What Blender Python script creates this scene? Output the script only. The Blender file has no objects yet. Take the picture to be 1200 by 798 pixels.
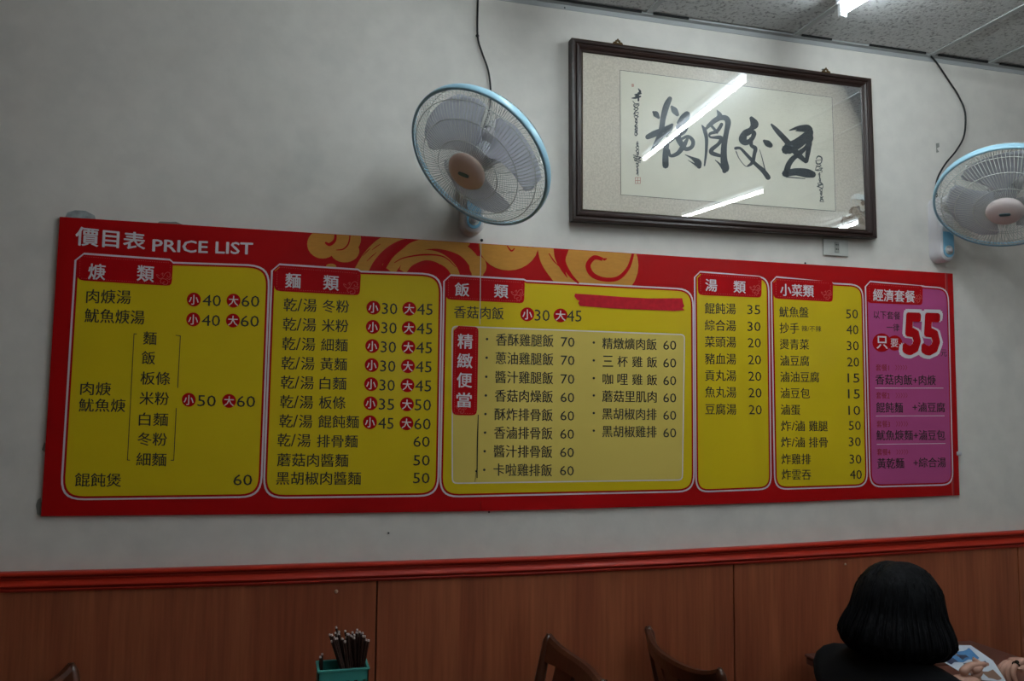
import bpy, math, random
from mathutils import Vector, Matrix
random.seed(7)
PI = math.pi
COL = bpy.context.scene.collection
SC = bpy.context.scene

# ------------------------------------------------------------------ camera
F_PX, YAW, PITCH, ROLL = 990.3177, 0.27297144, 0.07796746, 0.00883312
CAM = Vector((0, 0, 1.6))
_fw = Vector((math.sin(YAW)*math.cos(PITCH), math.cos(YAW)*math.cos(PITCH), math.sin(PITCH)))
_rt = Vector((math.cos(YAW), -math.sin(YAW), 0)); _up = _rt.cross(_fw)
_c, _s = math.cos(ROLL), math.sin(ROLL)
CR = _c*_rt + _s*_up; CU = -_s*_rt + _c*_up; CF = _fw
cd = bpy.data.cameras.new('camera'); co = bpy.data.objects.new('camera', cd); COL.objects.link(co)
cd.sensor_width = 36; cd.lens = F_PX/1200*36; cd.clip_start = .02
m = Matrix((CR, CU, -CF)).transposed().to_4x4(); m.translation = CAM
co.matrix_world = m; SC.camera = co

# ------------------------------------------------------------------ world and exposure
wd = bpy.data.worlds.new('world'); SC.world = wd; wd.use_nodes = True
wd.node_tree.nodes['Background'].inputs[0].default_value = (.75, .85, 1, 1)
wd.node_tree.nodes['Background'].inputs[1].default_value = .3
SC.view_settings.view_transform = 'Standard'; SC.view_settings.look = 'None'
SC.view_settings.gamma = 1; SC.view_settings.exposure = 0.36
SC.view_settings.use_curve_mapping = False
TUBE = 54.0          # strength of every fluorescent tube
# (x, y) of both ends of every tube
TUBES = [((1.905, 1.16), (1.822, 2.385)), ((2.76, -.06), (2.90, .80)), ((4.08, -.36), (4.04, .22)), ((.80, 1.02), (.80, 2.24)), ((.85, -1.30), (.85, -.08)), ((2.3, -2.6), (2.3, -1.38))]  # unseen tube before the left fan is added to brighten the wall's middle

YW = 2.7             # the long wall stands at this depth
ZC = 3.005           # ceiling
# ------------------------------------------------------------------ measuring the wall: a photo point as a spot on a plane parallel to the wall
def W(px, py, Y=YW):
    d = CF + CR*((px-600)/F_PX) - CU*((py-399)/F_PX)
    return CAM + d*(Y/d.y)

# ------------------------------------------------------------------ helpers
class MB:
    def __init__(s): s.v = []; s.f = []; s.mi = []; s.sm = []
    def add(s, vs, fs, mi=0, smooth=False):
        n = len(s.v); s.v += [tuple(v) for v in vs]
        for f in fs: s.f.append(tuple(n+i for i in f)); s.mi.append(mi); s.sm.append(smooth)
    def box(s, a, b, mi=0, bev=0):
        (x0, y0, z0), (x1, y1, z1) = a, b
        if bev <= 0:
            s.add([(x0,y0,z0),(x1,y0,z0),(x1,y1,z0),(x0,y1,z0),(x0,y0,z1),(x1,y0,z1),(x1,y1,z1),(x0,y1,z1)],
                  [(0,3,2,1),(4,5,6,7),(0,1,5,4),(1,2,6,5),(2,3,7,6),(3,0,4,7)], mi); return
        # chamfered along every edge of the top/bottom and corners
        def ring(z, i):
            return [(x0+i,y0,z),(x1-i,y0,z),(x1,y0+i,z),(x1,y1-i,z),(x1-i,y1,z),(x0+i,y1,z),(x0,y1-i,z),(x0,y0+i,z)]
        def shr(r, k):
            cx, cy = (x0+x1)/2, (y0+y1)/2
            fx = 1-2*k/max(x1-x0,1e-6); fy = 1-2*k/max(y1-y0,1e-6)
            return [((x-cx)*fx+cx, (y-cy)*fy+cy, z) for x, y, z in r]
        rs = [shr(ring(z0, bev), bev), ring(z0+bev, bev), ring(z1-bev, bev), shr(ring(z1, bev), bev)]
        vs = [p for r in rs for p in r]; fs = [tuple(reversed(range(8))), tuple(range(24, 32))]
        for k in range(3):
            for j in range(8): a_ = k*8+j; b_ = k*8+(j+1) % 8; fs.append((a_, b_, b_+8, a_+8))
        s.add(vs, fs, mi)
    def tube(s, pts, r, n=6, mi=0, cap=True, smooth=True, squash=None):
        pts = [Vector(p) for p in pts]
        rr = r if isinstance(r, (list, tuple)) else [r]*len(pts)
        vs = []; fs = []; prev = None
        for i, p in enumerate(pts):
            t = (pts[min(i+1, len(pts)-1)] - pts[max(i-1, 0)]).normalized()
            if prev is None:
                a = Vector((0,0,1)) if abs(t.z) < .9 else Vector((1,0,0))
                u = t.cross(a).normalized()
            else: u = (prev - t*prev.dot(t)).normalized()
            prev = u; w = t.cross(u)
            for k in range(n):
                an = 2*PI*k/n; vs.append(p + (u*math.cos(an) + w*math.sin(an))*rr[i])
        for i in range(len(pts)-1):
            for k in range(n):
                a = i*n+k; b = i*n+(k+1) % n; fs.append((a, b, b+n, a+n))
        if cap: fs.append(tuple(reversed(range(n)))); fs.append(tuple(range((len(pts)-1)*n, len(pts)*n)))
        s.add(vs, fs, mi, smooth)
    def lathe(s, prof, M, n=32, mi=0, smooth=True):
        vs = []; fs = []
        for r, z in prof:
            for k in range(n):
                an = 2*PI*k/n; vs.append(M @ Vector((r*math.cos(an), r*math.sin(an), z)))
        for i in range(len(prof)-1):
            for k in range(n):
                a = i*n+k; b = i*n+(k+1) % n; fs.append((a, b, b+n, a+n))
        s.add(vs, fs, mi, smooth)
    def poly(s, pts, mi=0): s.add(pts, [tuple(range(len(pts)))], mi)
    def prism(s, pts, off, mi=0):
        n = len(pts); off = Vector(off); p = [Vector(q) for q in pts]
        s.add(p + [q+off for q in p], [tuple(range(n)), tuple(range(2*n-1, n-1, -1))] + [(i, i+n, (i+1) % n+n, (i+1) % n) for i in range(n)], mi)
    def build(s, name, mats, parent=None, origin=None):
        me = bpy.data.meshes.new(name)
        o = bpy.data.objects.new(name, me); COL.objects.link(o)
        if parent is not None:
            o.parent = parent; off = WL[parent]; WL[o] = off
        else:
            off = Vector(origin) if origin is not None else Vector((0,0,0)); o.location = off; WL[o] = off
        me.from_pydata([tuple(Vector(v)-off) for v in s.v], [], s.f)
        if not isinstance(mats, (list, tuple)): mats = [mats]
        for q in mats: me.materials.append(q)
        me.polygons.foreach_set('material_index', s.mi); me.polygons.foreach_set('use_smooth', s.sm)
        me.update()
        return o
WL = {}
def tag(o, label=None, cat=None, group=None, kind=None):
    if label: o['label'] = label
    if cat: o['category'] = cat
    if group: o['group'] = group
    if kind: o['kind'] = kind
    return o
def empty(name, loc, label=None, cat=None, group=None):
    o = bpy.data.objects.new(name, None); COL.objects.link(o); o.location = loc; o.empty_display_size = .05
    WL[o] = Vector(loc); return tag(o, label, cat, group)
def copy_tree(o, parent=None):
    c = o.copy(); COL.objects.link(c); c.parent = parent
    for ch in list(o.children): copy_tree(ch, c)
    return c
def lerp(a, b, t): return a + (b-a)*t
def spline(pts, n=8):
    """Catmull-Rom through tuples"""
    P = [pts[0]] + list(pts) + [pts[-1]]; out = []
    for i in range(1, len(P)-2):
        for k in range(n):
            t = k/n; o = []
            for a, b, c, d in zip(P[i-1], P[i], P[i+1], P[i+2]):
                o.append(.5*((2*b) + (-a+c)*t + (2*a-5*b+4*c-d)*t*t + (-a+3*b-3*c+d)*t**3))
            out.append(tuple(o))
    out.append(tuple(pts[-1])); return out

# ------------------------------------------------------------------ materials
def mat(name, col, rough=.5, metal=0, spec=.5, coat=0, alpha=1, noise=None, bump=None, emit=None, trans=0):
    """noise=(scale, amount, (sx,sy,sz), detail); bump=(scale, strength, (sx,sy,sz))"""
    M = bpy.data.materials.new(name); M.use_nodes = True; nt = M.node_tree; b = nt.nodes['Principled BSDF']
    b.inputs['Base Color'].default_value = (*col, 1); b.inputs['Roughness'].default_value = rough
    b.inputs['Metallic'].default_value = metal; b.inputs['Specular IOR Level'].default_value = spec
    b.inputs['Coat Weight'].default_value = coat; b.inputs['Coat Roughness'].default_value = .08
    b.inputs['Alpha'].default_value = alpha; b.inputs['Transmission Weight'].default_value = trans
    if emit: b.inputs['Emission Color'].default_value = (*emit[0], 1); b.inputs['Emission Strength'].default_value = emit[1]
    tc = nt.nodes.new('ShaderNodeTexCoord')
    def mapped(sc):
        mp = nt.nodes.new('ShaderNodeMapping'); mp.inputs['Scale'].default_value = sc
        nt.links.new(tc.outputs['Object'], mp.inputs['Vector']); return mp.outputs[0]
    if noise:
        sc, amt, st, det = noise
        n = nt.nodes.new('ShaderNodeTexNoise'); n.inputs['Scale'].default_value = sc; n.inputs['Detail'].default_value = det
        nt.links.new(mapped(st), n.inputs['Vector'])
        r = nt.nodes.new('ShaderNodeMapRange'); r.inputs['From Min'].default_value = .3; r.inputs['From Max'].default_value = .7
        r.inputs['To Min'].default_value = 1-amt; r.inputs['To Max'].default_value = 1+amt
        nt.links.new(n.outputs[0], r.inputs[0])
        mx = nt.nodes.new('ShaderNodeVectorMath'); mx.operation = 'SCALE'; mx.inputs[0].default_value = col
        nt.links.new(r.outputs[0], mx.inputs['Scale']); nt.links.new(mx.outputs[0], b.inputs['Base Color'])
    if bump:
        sc, st, sv = bump
        n = nt.nodes.new('ShaderNodeTexNoise'); n.inputs['Scale'].default_value = sc; n.inputs['Detail'].default_value = 3
        nt.links.new(mapped(sv), n.inputs['Vector'])
        bp = nt.nodes.new('ShaderNodeBump'); bp.inputs['Strength'].default_value = st; bp.inputs['Distance'].default_value = .01
        nt.links.new(n.outputs[0], bp.inputs['Height']); nt.links.new(bp.outputs[0], b.inputs['Normal'])
    return M
def node(nt, t, **k):
    n = nt.nodes.new(t)
    for a, v in k.items(): setattr(n, a, v)
    return n

def plaster_mat():
    M = mat('painted_plaster', (.55, .56, .55), .55, spec=.35); nt = M.node_tree; b = nt.nodes['Principled BSDF']
    tc = node(nt, 'ShaderNodeTexCoord')
    def nz(sc, det, fr, to, a, c):
        n = node(nt, 'ShaderNodeTexNoise'); n.inputs['Scale'].default_value = sc; n.inputs['Detail'].default_value = det
        nt.links.new(tc.outputs['Object'], n.inputs['Vector'])
        r = node(nt, 'ShaderNodeMapRange'); r.inputs[1].default_value = fr; r.inputs[2].default_value = to; r.inputs[3].default_value = a; r.inputs[4].default_value = c
        nt.links.new(n.outputs[0], r.inputs[0]); return r.outputs[0]
    a = nz(1.3, 5, .3, .7, .94, 1.04); c = nz(16, 8, .35, .65, .955, 1.02)
    mu = node(nt, 'ShaderNodeMath', operation='MULTIPLY'); nt.links.new(a, mu.inputs[0]); nt.links.new(c, mu.inputs[1])
    sc = node(nt, 'ShaderNodeVectorMath', operation='SCALE'); sc.inputs[0].default_value = (.76, .72, .665); nt.links.new(mu.outputs[0], sc.inputs['Scale'])
    # greyish scuffs
    d = nz(4.5, 9, .58, .72, 0, .25)
    mx = node(nt, 'ShaderNodeMix', data_type='RGBA'); mx.inputs[7].default_value = (.48, .48, .45, 1)
    nt.links.new(d, mx.inputs[0]); nt.links.new(sc.outputs[0], mx.inputs[6]); nt.links.new(mx.outputs[2], b.inputs['Base Color'])
    n = node(nt, 'ShaderNodeTexNoise'); n.inputs['Scale'].default_value = 14; n.inputs['Detail'].default_value = 6
    nt.links.new(tc.outputs['Object'], n.inputs['Vector'])
    bp = node(nt, 'ShaderNodeBump'); bp.inputs['Strength'].default_value = .25; bp.inputs['Distance'].default_value = .006
    nt.links.new(n.outputs[0], bp.inputs['Height']); nt.links.new(bp.outputs[0], b.inputs['Normal'])
    return M
def tile_mat():
    M = mat('ceiling_tile', (.4, .4, .4), .9, spec=.1); nt = M.node_tree; b = nt.nodes['Principled BSDF']
    tc = node(nt, 'ShaderNodeTexCoord')
    v = node(nt, 'ShaderNodeTexNoise'); v.inputs['Scale'].default_value = 90; v.inputs['Detail'].default_value = 3
    nt.links.new(tc.outputs['Object'], v.inputs['Vector'])
    r = node(nt, 'ShaderNodeValToRGB'); r.color_ramp.elements[0].position = .30; r.color_ramp.elements[0].color = (.26, .26, .26, 1)
    r.color_ramp.elements[1].position = .48; r.color_ramp.elements[1].color = (.62, .62, .61, 1)
    nt.links.new(v.outputs[0], r.inputs[0]); nt.links.new(r.outputs[0], b.inputs['Base Color'])
    bp = node(nt, 'ShaderNodeBump'); bp.inputs['Strength'].default_value = .6; bp.inputs['Distance'].default_value = .004
    nt.links.new(v.outputs[0], bp.inputs['Height']); nt.links.new(bp.outputs[0], b.inputs['Normal'])
    return M
def wood_panel_mat():
    M = mat('laminate', (.3, .1, .05), .45, spec=.35); nt = M.node_tree; b = nt.nodes['Principled BSDF']
    tc = node(nt, 'ShaderNodeTexCoord')
    mp = node(nt, 'ShaderNodeMapping'); mp.inputs['Scale'].default_value = (1, 1, .05); nt.links.new(tc.outputs['Object'], mp.inputs[0])
    n1 = node(nt, 'ShaderNodeTexNoise'); n1.inputs['Scale'].default_value = 11; n1.inputs['Detail'].default_value = 5; n1.inputs['Distortion'].default_value = .3
    n2 = node(nt, 'ShaderNodeTexNoise'); n2.inputs['Scale'].default_value = 85; n2.inputs['Detail'].default_value = 4
    nt.links.new(mp.outputs[0], n1.inputs['Vector']); nt.links.new(mp.outputs[0], n2.inputs['Vector'])
    r1 = node(nt, 'ShaderNodeValToRGB'); e = r1.color_ramp.elements
    e[0].position = .33; e[0].color = (.26, .062, .026, 1); e[1].position = .68; e[1].color = (.39, .112, .045, 1)
    r2 = node(nt, 'ShaderNodeMapRange'); r2.inputs[1].default_value = .3; r2.inputs[2].default_value = .7; r2.inputs[3].default_value = .82; r2.inputs[4].default_value = 1.14
    nt.links.new(n1.outputs[0], r1.inputs[0]); nt.links.new(n2.outputs[0], r2.inputs[0])
    sc = node(nt, 'ShaderNodeVectorMath', operation='SCALE'); nt.links.new(r1.outputs[0], sc.inputs[0]); nt.links.new(r2.outputs[0], sc.inputs['Scale'])
    nt.links.new(sc.outputs[0], b.inputs['Base Color'])
    return M
def rib_coat(M, strength=.35):
    """the fine upright flutes of twin-wall plastic sheet, felt only by the gloss"""
    nt = M.node_tree; b = nt.nodes['Principled BSDF']
    tc = node(nt, 'ShaderNodeTexCoord'); w = node(nt, 'ShaderNodeTexWave', wave_type='BANDS', bands_direction='Z', wave_profile='SIN')
    w.inputs['Scale'].default_value = 55; w.inputs['Distortion'].default_value = .0
    nt.links.new(tc.outputs['Object'], w.inputs['Vector'])
    bp = node(nt, 'ShaderNodeBump'); bp.inputs['Strength'].default_value = strength; bp.inputs['Distance'].default_value = .001
    nt.links.new(w.outputs[0], bp.inputs['Height']); nt.links.new(bp.outputs[0], b.inputs['Coat Normal'])
    b.inputs['Coat Weight'].default_value = .07; b.inputs['Coat Roughness'].default_value = .12
    return M
def glass_mat():
    M = bpy.data.materials.new('picture_glass'); M.use_nodes = True; nt = M.node_tree; nt.nodes.clear()
    o = node(nt, 'ShaderNodeOutputMaterial'); t = node(nt, 'ShaderNodeBsdfTransparent'); g = node(nt, 'ShaderNodeBsdfGlossy')
    g.inputs['Roughness'].default_value = .0; t.inputs[0].default_value = (.97, .98, .97, 1)
    g2 = node(nt, 'ShaderNodeBsdfGlossy'); g2.inputs['Roughness'].default_value = .30; g2.inputs[0].default_value = (.8, .9, 1, 1)
    fr = node(nt, 'ShaderNodeFresnel'); fr.inputs[0].default_value = 1.5
    mul = node(nt, 'ShaderNodeMath', operation='MULTIPLY'); mul.inputs[1].default_value = 1.25; nt.links.new(fr.outputs[0], mul.inputs[0])
    mx = node(nt, 'ShaderNodeMixShader'); nt.links.new(mul.outputs[0], mx.inputs[0]); nt.links.new(t.outputs[0], mx.inputs[1])
    mg = node(nt, 'ShaderNodeMixShader'); mg.inputs[0].default_value = .18
    nt.links.new(g.outputs[0], mg.inputs[1]); nt.links.new(g2.outputs[0], mg.inputs[2]); nt.links.new(mg.outputs[0], mx.inputs[2])
    nt.links.new(mx.outputs[0], o.inputs[0]); return M
def blade_mat(name, col, a, rough):
    M = bpy.data.materials.new(name); M.use_nodes = True; nt = M.node_tree; nt.nodes.clear()
    o = node(nt, 'ShaderNodeOutputMaterial'); p = node(nt, 'ShaderNodeBsdfPrincipled'); t = node(nt, 'ShaderNodeBsdfTranslucent'); tr = node(nt, 'ShaderNodeBsdfTransparent')
    p.inputs['Base Color'].default_value = (*col, 1); p.inputs['Roughness'].default_value = rough; t.inputs[0].default_value = (*col, 1)
    m1 = node(nt, 'ShaderNodeMixShader'); m1.inputs[0].default_value = .5; nt.links.new(p.outputs[0], m1.inputs[1]); nt.links.new(t.outputs[0], m1.inputs[2])
    m2 = node(nt, 'ShaderNodeMixShader'); m2.inputs[0].default_value = a; nt.links.new(tr.outputs[0], m2.inputs[1]); nt.links.new(m1.outputs[0], m2.inputs[2])
    nt.links.new(m2.outputs[0], o.inputs[0]); return M
def alpha_mat(name, col, a, rough=.3):
    return mat(name, col, rough, alpha=a, spec=.5)

PLASTER = plaster_mat(); TILE = tile_mat(); LAMINATE = wood_panel_mat()
TBAR = mat('tee_bar', (.42, .43, .43), .5); GAP = mat('dark_gap', (.01, .01, .01), .9)
RAILRED = mat('red_rail_paint', (.46, .030, .014), .34, spec=.22)
FLOORM = mat('floor_tile', (.28, .26, .23), .35, noise=(3, .15, (1, 1, 1), 4))
B_RED = rib_coat(mat('board_red', (.42, .001, .002), .5, spec=.15))
B_YEL = rib_coat(mat('board_yellow', (.66, .48, .008), .5, spec=.15, noise=(2, .04, (1, 1, 1), 2)))
B_PALE = rib_coat(mat('board_pale', (.70, .53, .12), .5, spec=.15))
B_PINK = rib_coat(mat('board_pink', (.46, .075, .23), .5, spec=.15))
B_LINE = rib_coat(mat('board_white', (.72, .62, .66), .5, spec=.3))
B_GOLD = rib_coat(mat('board_gold', (.56, .25, .04), .5, spec=.15, noise=(40, .05, (1, 1, 4), 3)))
P_RED = mat('print_red', (.44, .001, .004), .5, spec=.12); P_LRED = mat('print_soft_red', (.62, .10, .09), .5, spec=.2)
P_BLACK = mat('print_black', (.012, .012, .010), .5); P_WHITE = mat('print_white', (.74, .68, .70), .5)
P_DRED = mat('print_dark_red', (.30, .006, .012), .5)
TAPE = mat('red_tape', (.52, .010, .022), .5, spec=.2, noise=(60, .12, (1, 1, 1), 2))
WHITEP = mat('white_plastic', (.60, .58, .60), .35, spec=.5); WHITEC = mat('ivory_plastic', (.52, .52, .48), .4)
BLUEP = mat('light_blue_plastic', (.20, .45, .62), .35, spec=.5)
BLUER = mat('blue_rim', (.36, .62, .76), .3, spec=.6)
WIRE = mat('guard_wire', (.60, .62, .58), .35, spec=.6)
BLADE = blade_mat('smoky_blade', (.72, .73, .80), .74, .3)
HUBP = mat('fan_centre_cap', (.88, .68, .59), .5); HUBP2 = mat('fan_centre_cap_pale', (.74, .64, .63), .5)
BADGE = mat('cap_badge', (.13, .22, .26), .3, metal=.4); GREYM = mat('motor_grey', (.33, .34, .37), .45)
BLACKC = mat('black_cable', (.008, .008, .009), .45)
DARKWOOD = mat('dark_frame_wood', (.024, .011, .008), .38, spec=.35, coat=0, noise=(25, .12, (1, 1, 1), 3))
CHAIRWOOD = mat('dark_chair_wood', (.075, .022, .010), .3, coat=.35, noise=(14, .35, (1, 1, .15), 4))
TABLEWOOD = mat('brown_table_wood', (.13, .05, .035), .4, noise=(12, .25, (1, .1, 1), 4))
INK = mat('brush_ink', (.016, .022, .028), .6); INK2 = mat('thin_ink', (.05, .05, .045), .6); SEAL = mat('seal_red', (.55, .22, .16), .6)
BRASS = mat('old_brass', (.12, .075, .03), .4, metal=.8)
TEAL = mat('teal_plastic', (.04, .30, .26), .45); STICK = mat('dark_chopstick', (.035, .014, .010), .35); STICKEND = mat('pale_stick_end', (.55, .45, .42), .5)
SKIN = mat('skin', (.50, .27, .20), .55, noise=(20, .06, (1, 1, 1), 2)); HAIR = mat('black_hair', (.005, .005, .006), .6, spec=.08, noise=(60, .5, (1, 1, .08), 3), bump=(70, .6, (1, 1, .06)))
BLACKCLOTH = mat('black_cloth', (.006, .006, .007), .9, spec=.1); GREYCLOTH = mat('grey_cloth', (.10, .10, .12), .9, spec=.1); JEANS = mat('dark_trousers', (.02, .025, .04), .85)
NAIL = mat('nail', (.62, .36, .30), .3); LIPS = mat('lips', (.45, .13, .12), .4); EYEW = mat('eye_white', (.8, .8, .8), .2); EYEB = mat('iris', (.03, .015, .01), .2)
STEEL = mat('steel', (.35, .35, .35), .3, metal=.9)
TUBEM = mat('lit_tube', (1, 1, 1), .5, emit=((.84, .955, 1.0), TUBE)); FIXM = mat('fixture_white', (.62, .63, .64), .4)
GLASS = glass_mat()

def paper_mat():
    M = mat('mat_silk', (.5, .42, .34), .8, spec=.15); nt = M.node_tree; b = nt.nodes['Principled BSDF']
    tc = node(nt, 'ShaderNodeTexCoord')
    n = node(nt, 'ShaderNodeTexNoise'); n.inputs['Scale'].default_value = 150; n.inputs['Detail'].default_value = 5; nt.links.new(tc.outputs['Object'], n.inputs['Vector'])
    r = node(nt, 'ShaderNodeValToRGB'); e = r.color_ramp.elements; e[0].position = .38; e[0].color = (.62, .54, .455, 1); e[1].position = .62; e[1].color = (.73, .645, .55, 1)
    nt.links.new(n.outputs[0], r.inputs[0])
    # water stain low on the right, where damp got behind the glass
    sub = node(nt, 'ShaderNodeVectorMath', operation='SUBTRACT'); sub.inputs[1].default_value = STAIN
    nt.links.new(tc.outputs['Object'], sub.inputs[0]); ln = node(nt, 'ShaderNodeVectorMath', operation='LENGTH'); nt.links.new(sub.outputs[0], ln.inputs[0])
    n2 = node(nt, 'ShaderNodeTexNoise'); n2.inputs['Scale'].default_value = 26; n2.inputs['Detail'].default_value = 4; nt.links.new(tc.outputs['Object'], n2.inputs['Vector'])
    ma = node(nt, 'ShaderNodeMath', operation='MULTIPLY_ADD'); ma.inputs[1].default_value = .14; nt.links.new(n2.outputs[0], ma.inputs[0]); nt.links.new(ln.outputs['Value'], ma.inputs[2])
    rr = node(nt, 'ShaderNodeValToRGB'); e = rr.color_ramp.elements
    e[0].position = .0; e[0].color = (.65, .65, .65, 1); e[1].position = .140; e[1].color = (0, 0, 0, 1)
    for p, v in ((.085, .8), (.095, .45), (.105, .95), (.115, .55), (.124, 1), (.135, 1)):
        q = e.new(p); q.color = (v, v, v, 1)
    nt.links.new(ma.outputs[0], rr.inputs[0])
    mx = node(nt, 'ShaderNodeMix', data_type='RGBA'); mx.inputs[7].default_value = (.17, .085, .03, 1)
    nt.links.new(rr.outputs[0], mx.inputs[0]); nt.links.new(r.outputs[0], mx.inputs[6]); nt.links.new(mx.outputs[2], b.inputs['Base Color'])
    return M

# ================================================================== THE ROOM
X0, X1, Y0 = -3.4, 5.6, -4.6
ZR_T = 1.10; ZR_B = 1.035
def slab(name, a, b, M, kind='structure', parent=None):
    mb = MB(); mb.box(a, b); o = mb.build(name, M, parent)
    if parent is None: tag(o, kind=kind)
    return o
wall_back = slab('wall_back', (X0, YW, 0), (X1, YW+.12, ZC+.1), PLASTER)
slab('wall_left', (X0-.12, Y0, 0), (X0, YW+.12, ZC+.1), LAMINATE)  # unseen wall, clad in dark laminate to cut bounce light on the left
slab('wall_right', (X1, Y0, 0), (X1+.12, YW+.12, ZC+.1), PLASTER)
slab('wall_front', (X0, Y0-.12, 0), (X1, Y0, ZC+.1), PLASTER)
floor = slab('floor', (X0-.12, Y0-.12, -.08), (X1+.12, YW+.12, 0), FLOORM)
# ceiling: deck, lay-in tiles, tee bars, wall angle
ceiling = slab('ceiling', (X0, Y0, ZC+.03), (X1, YW, ZC+.10), GAP)
xs = [X0] + [1.245-.61*k for k in range(7, 0, -1)] + [1.245, 1.849, 2.467, 2.751, 3.361, 3.971, 4.581, 5.191, X1]
ys = [YW-.02] + [YW-.02-1.22*k for k in range(1, 6)] + [Y0]
for i in range(len(xs)-1):
    for j in range(len(ys)-1):
        if xs[i+1]-xs[i] < .05: continue
        mb = MB(); dz = random.uniform(-.0015, .0015)
        mb.box((xs[i]+.005, ys[j+1]+.005, ZC+.001+dz), (xs[i+1]-.005, ys[j]-.005, ZC+.014), bev=.003)
        mb.build('ceiling_tile', TILE, ceiling)
for x in xs[1:-1]:
    mb = MB(); mb.box((x-.011, Y0, ZC-.004), (x+.011, YW-.001, ZC+.001)); mb.build('tee_bar', TBAR, ceiling)
for y in ys[1:-1]:
    mb = MB(); mb.box((X0, y-.011, ZC-.004), (X1, y+.011, ZC+.0005)); mb.build('tee_bar', TBAR, ceiling)
mb = MB(); mb.box((X0, YW-.024, ZC-.006), (X1, YW, ZC+.0)); mb.box((X0, YW-.003, ZC-.022), (X1, YW, ZC)); mb.build('wall_angle', TBAR, ceiling)
for a, b in ((.86, 1.215), (1.262, 1.40), (1.87, 2.0), (2.17, 2.43), (2.49, 2.73), (2.79, 3.3)):
    mb = MB(); mb.box((a, YW-.030, ZC-.0065), (b, YW-.0245, ZC+.0)); mb.build('joint_gap', GAP, ceiling)
# wainscot boards, 1.24 m wide, with open joints
seams = [.324-1.24*3, .324-1.24*2, .324-1.24, .324, 1.563, 2.803, 4.043, 5.283]
seams = [X0] + [s for s in seams if s > X0+.05] + [X1]
mb = MB(); mb.box((X0, YW-.004, 0), (X1, YW, 1.08)); mb.build('wainscot_backing', GAP, wall_back)
for a, b in zip(seams[:-1], seams[1:]):
    mb = MB(); mb.box((a+.002, YW-.016, .09), (b-.002, YW-.004, 1.082), bev=.0012); mb.build('wainscot_panel', LAMINATE, wall_back)
# moulded red rail, following the hand-fixed line of the real one
rail_px = [(-160, 674.6, 699), (0, 671, 694.5), (150, 667.3, 690.6), (300, 662.8, 686), (460, 658, 680), (630, 652.3, 673.5), (780, 645.5, 666), (930, 637.2, 657.5), (1060, 629.8, 649.5), (1200, 621.6, 641), (1400, 609, 628)]
mb = MB()
prof = [(-.010, 1), (.008, 1), (.013, .975), (.0165, .92), (.0165, .84), (.012, .77), (.004, .73), (.004, .69), (.0105, .68), (.0105, .65), (.004, .63), (.005, .57), (.010, .48), (.0145, .39), (.0165, .31), (.014, .24), (.005, .20), (.004, .155), (.011, .145), (.012, .09), (.006, .07), (.006, .045), (.010, .035), (.009, 0), (-.010, 0)]
rows = []
for px, t, b in rail_px:
    T = W(px, t, YW-.018); B = W(px, b, YW-.022)
    rows.append((T.x, T.z, B.z))
rows[0] = (X0, rows[0][1], rows[0][2]); rows.append((X1, rows[-1][1], rows[-1][2]))
vs = []; fs = []
for x, zt, zb in rows:
    for d, v in prof: vs.append((x, YW-.0125-d, lerp(zb, zt, v)))
n = len(prof)
for i in range(len(rows)-1):
    for k in range(n-1): fs.append((i*n+k, i*n+k+1, (i+1)*n+k+1, (i+1)*n+k))
mb.add(vs, fs, 0, False); tag(mb.build('trim_1', RAILRED), kind='structure')
mb = MB(); mb.box((X0, YW-.022, 0), (X1, YW-.003, .09), bev=.003); tag(mb.build('baseboard_back', RAILRED), kind='structure')

# fluorescent battens
def batten(A, B, label):
    A = Vector((*A, 0)); B = Vector((*B, 0)); L = (B-A).length; C = (A+B)/2; d = (B-A).normalized()
    Mx = Matrix((Vector((d.y, -d.x, 0)), d, Vector((0, 0, 1)))).transposed().to_4x4(); Mx.translation = C
    r = empty('fluorescent_light', (C.x, C.y, ZC-.004), label, 'ceiling light', 'bare fluorescent tubes on the ceiling')
    zc = ZC-.055; h = L/2
    def fin(mb, name, m_): mb.v = [Mx @ Vector(v) for v in mb.v]; return mb.build(name, m_, r)
    mb = MB(); mb.box((-.022, -h, ZC-.030), (.022, h, ZC-.0045), bev=.004); fin(mb, 'batten', FIXM)
    for s in (-1, 1):
        mb = MB(); mb.box((-.014, min(s*h, s*(h-.018)), zc-.022), (.014, max(s*h, s*(h-.018)), ZC-.028), bev=.003); fin(mb, 'tube_holder', FIXM)
    mb = MB(); mb.tube([(0, -h+.018, zc), (0, h-.018, zc)], .0115, 16, cap=True); fin(mb, 'tube', TUBEM)
LL = ['lit fluorescent tube on the ceiling above the frame, its white end holder in view', 'fluorescent tube whose shorter streak shows low in the frame glass', 'fluorescent tube whose glint shows at the stained corner of the frame glass', 'added fluorescent tube, out of view, put in to brighten the middle of the wall', 'fluorescent tube behind the photographer, in line with the left fan', 'fluorescent tube behind the photographer, in line with the frame']
for i, (a, b) in enumerate(TUBES): batten(a, b, LL[i])

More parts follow.
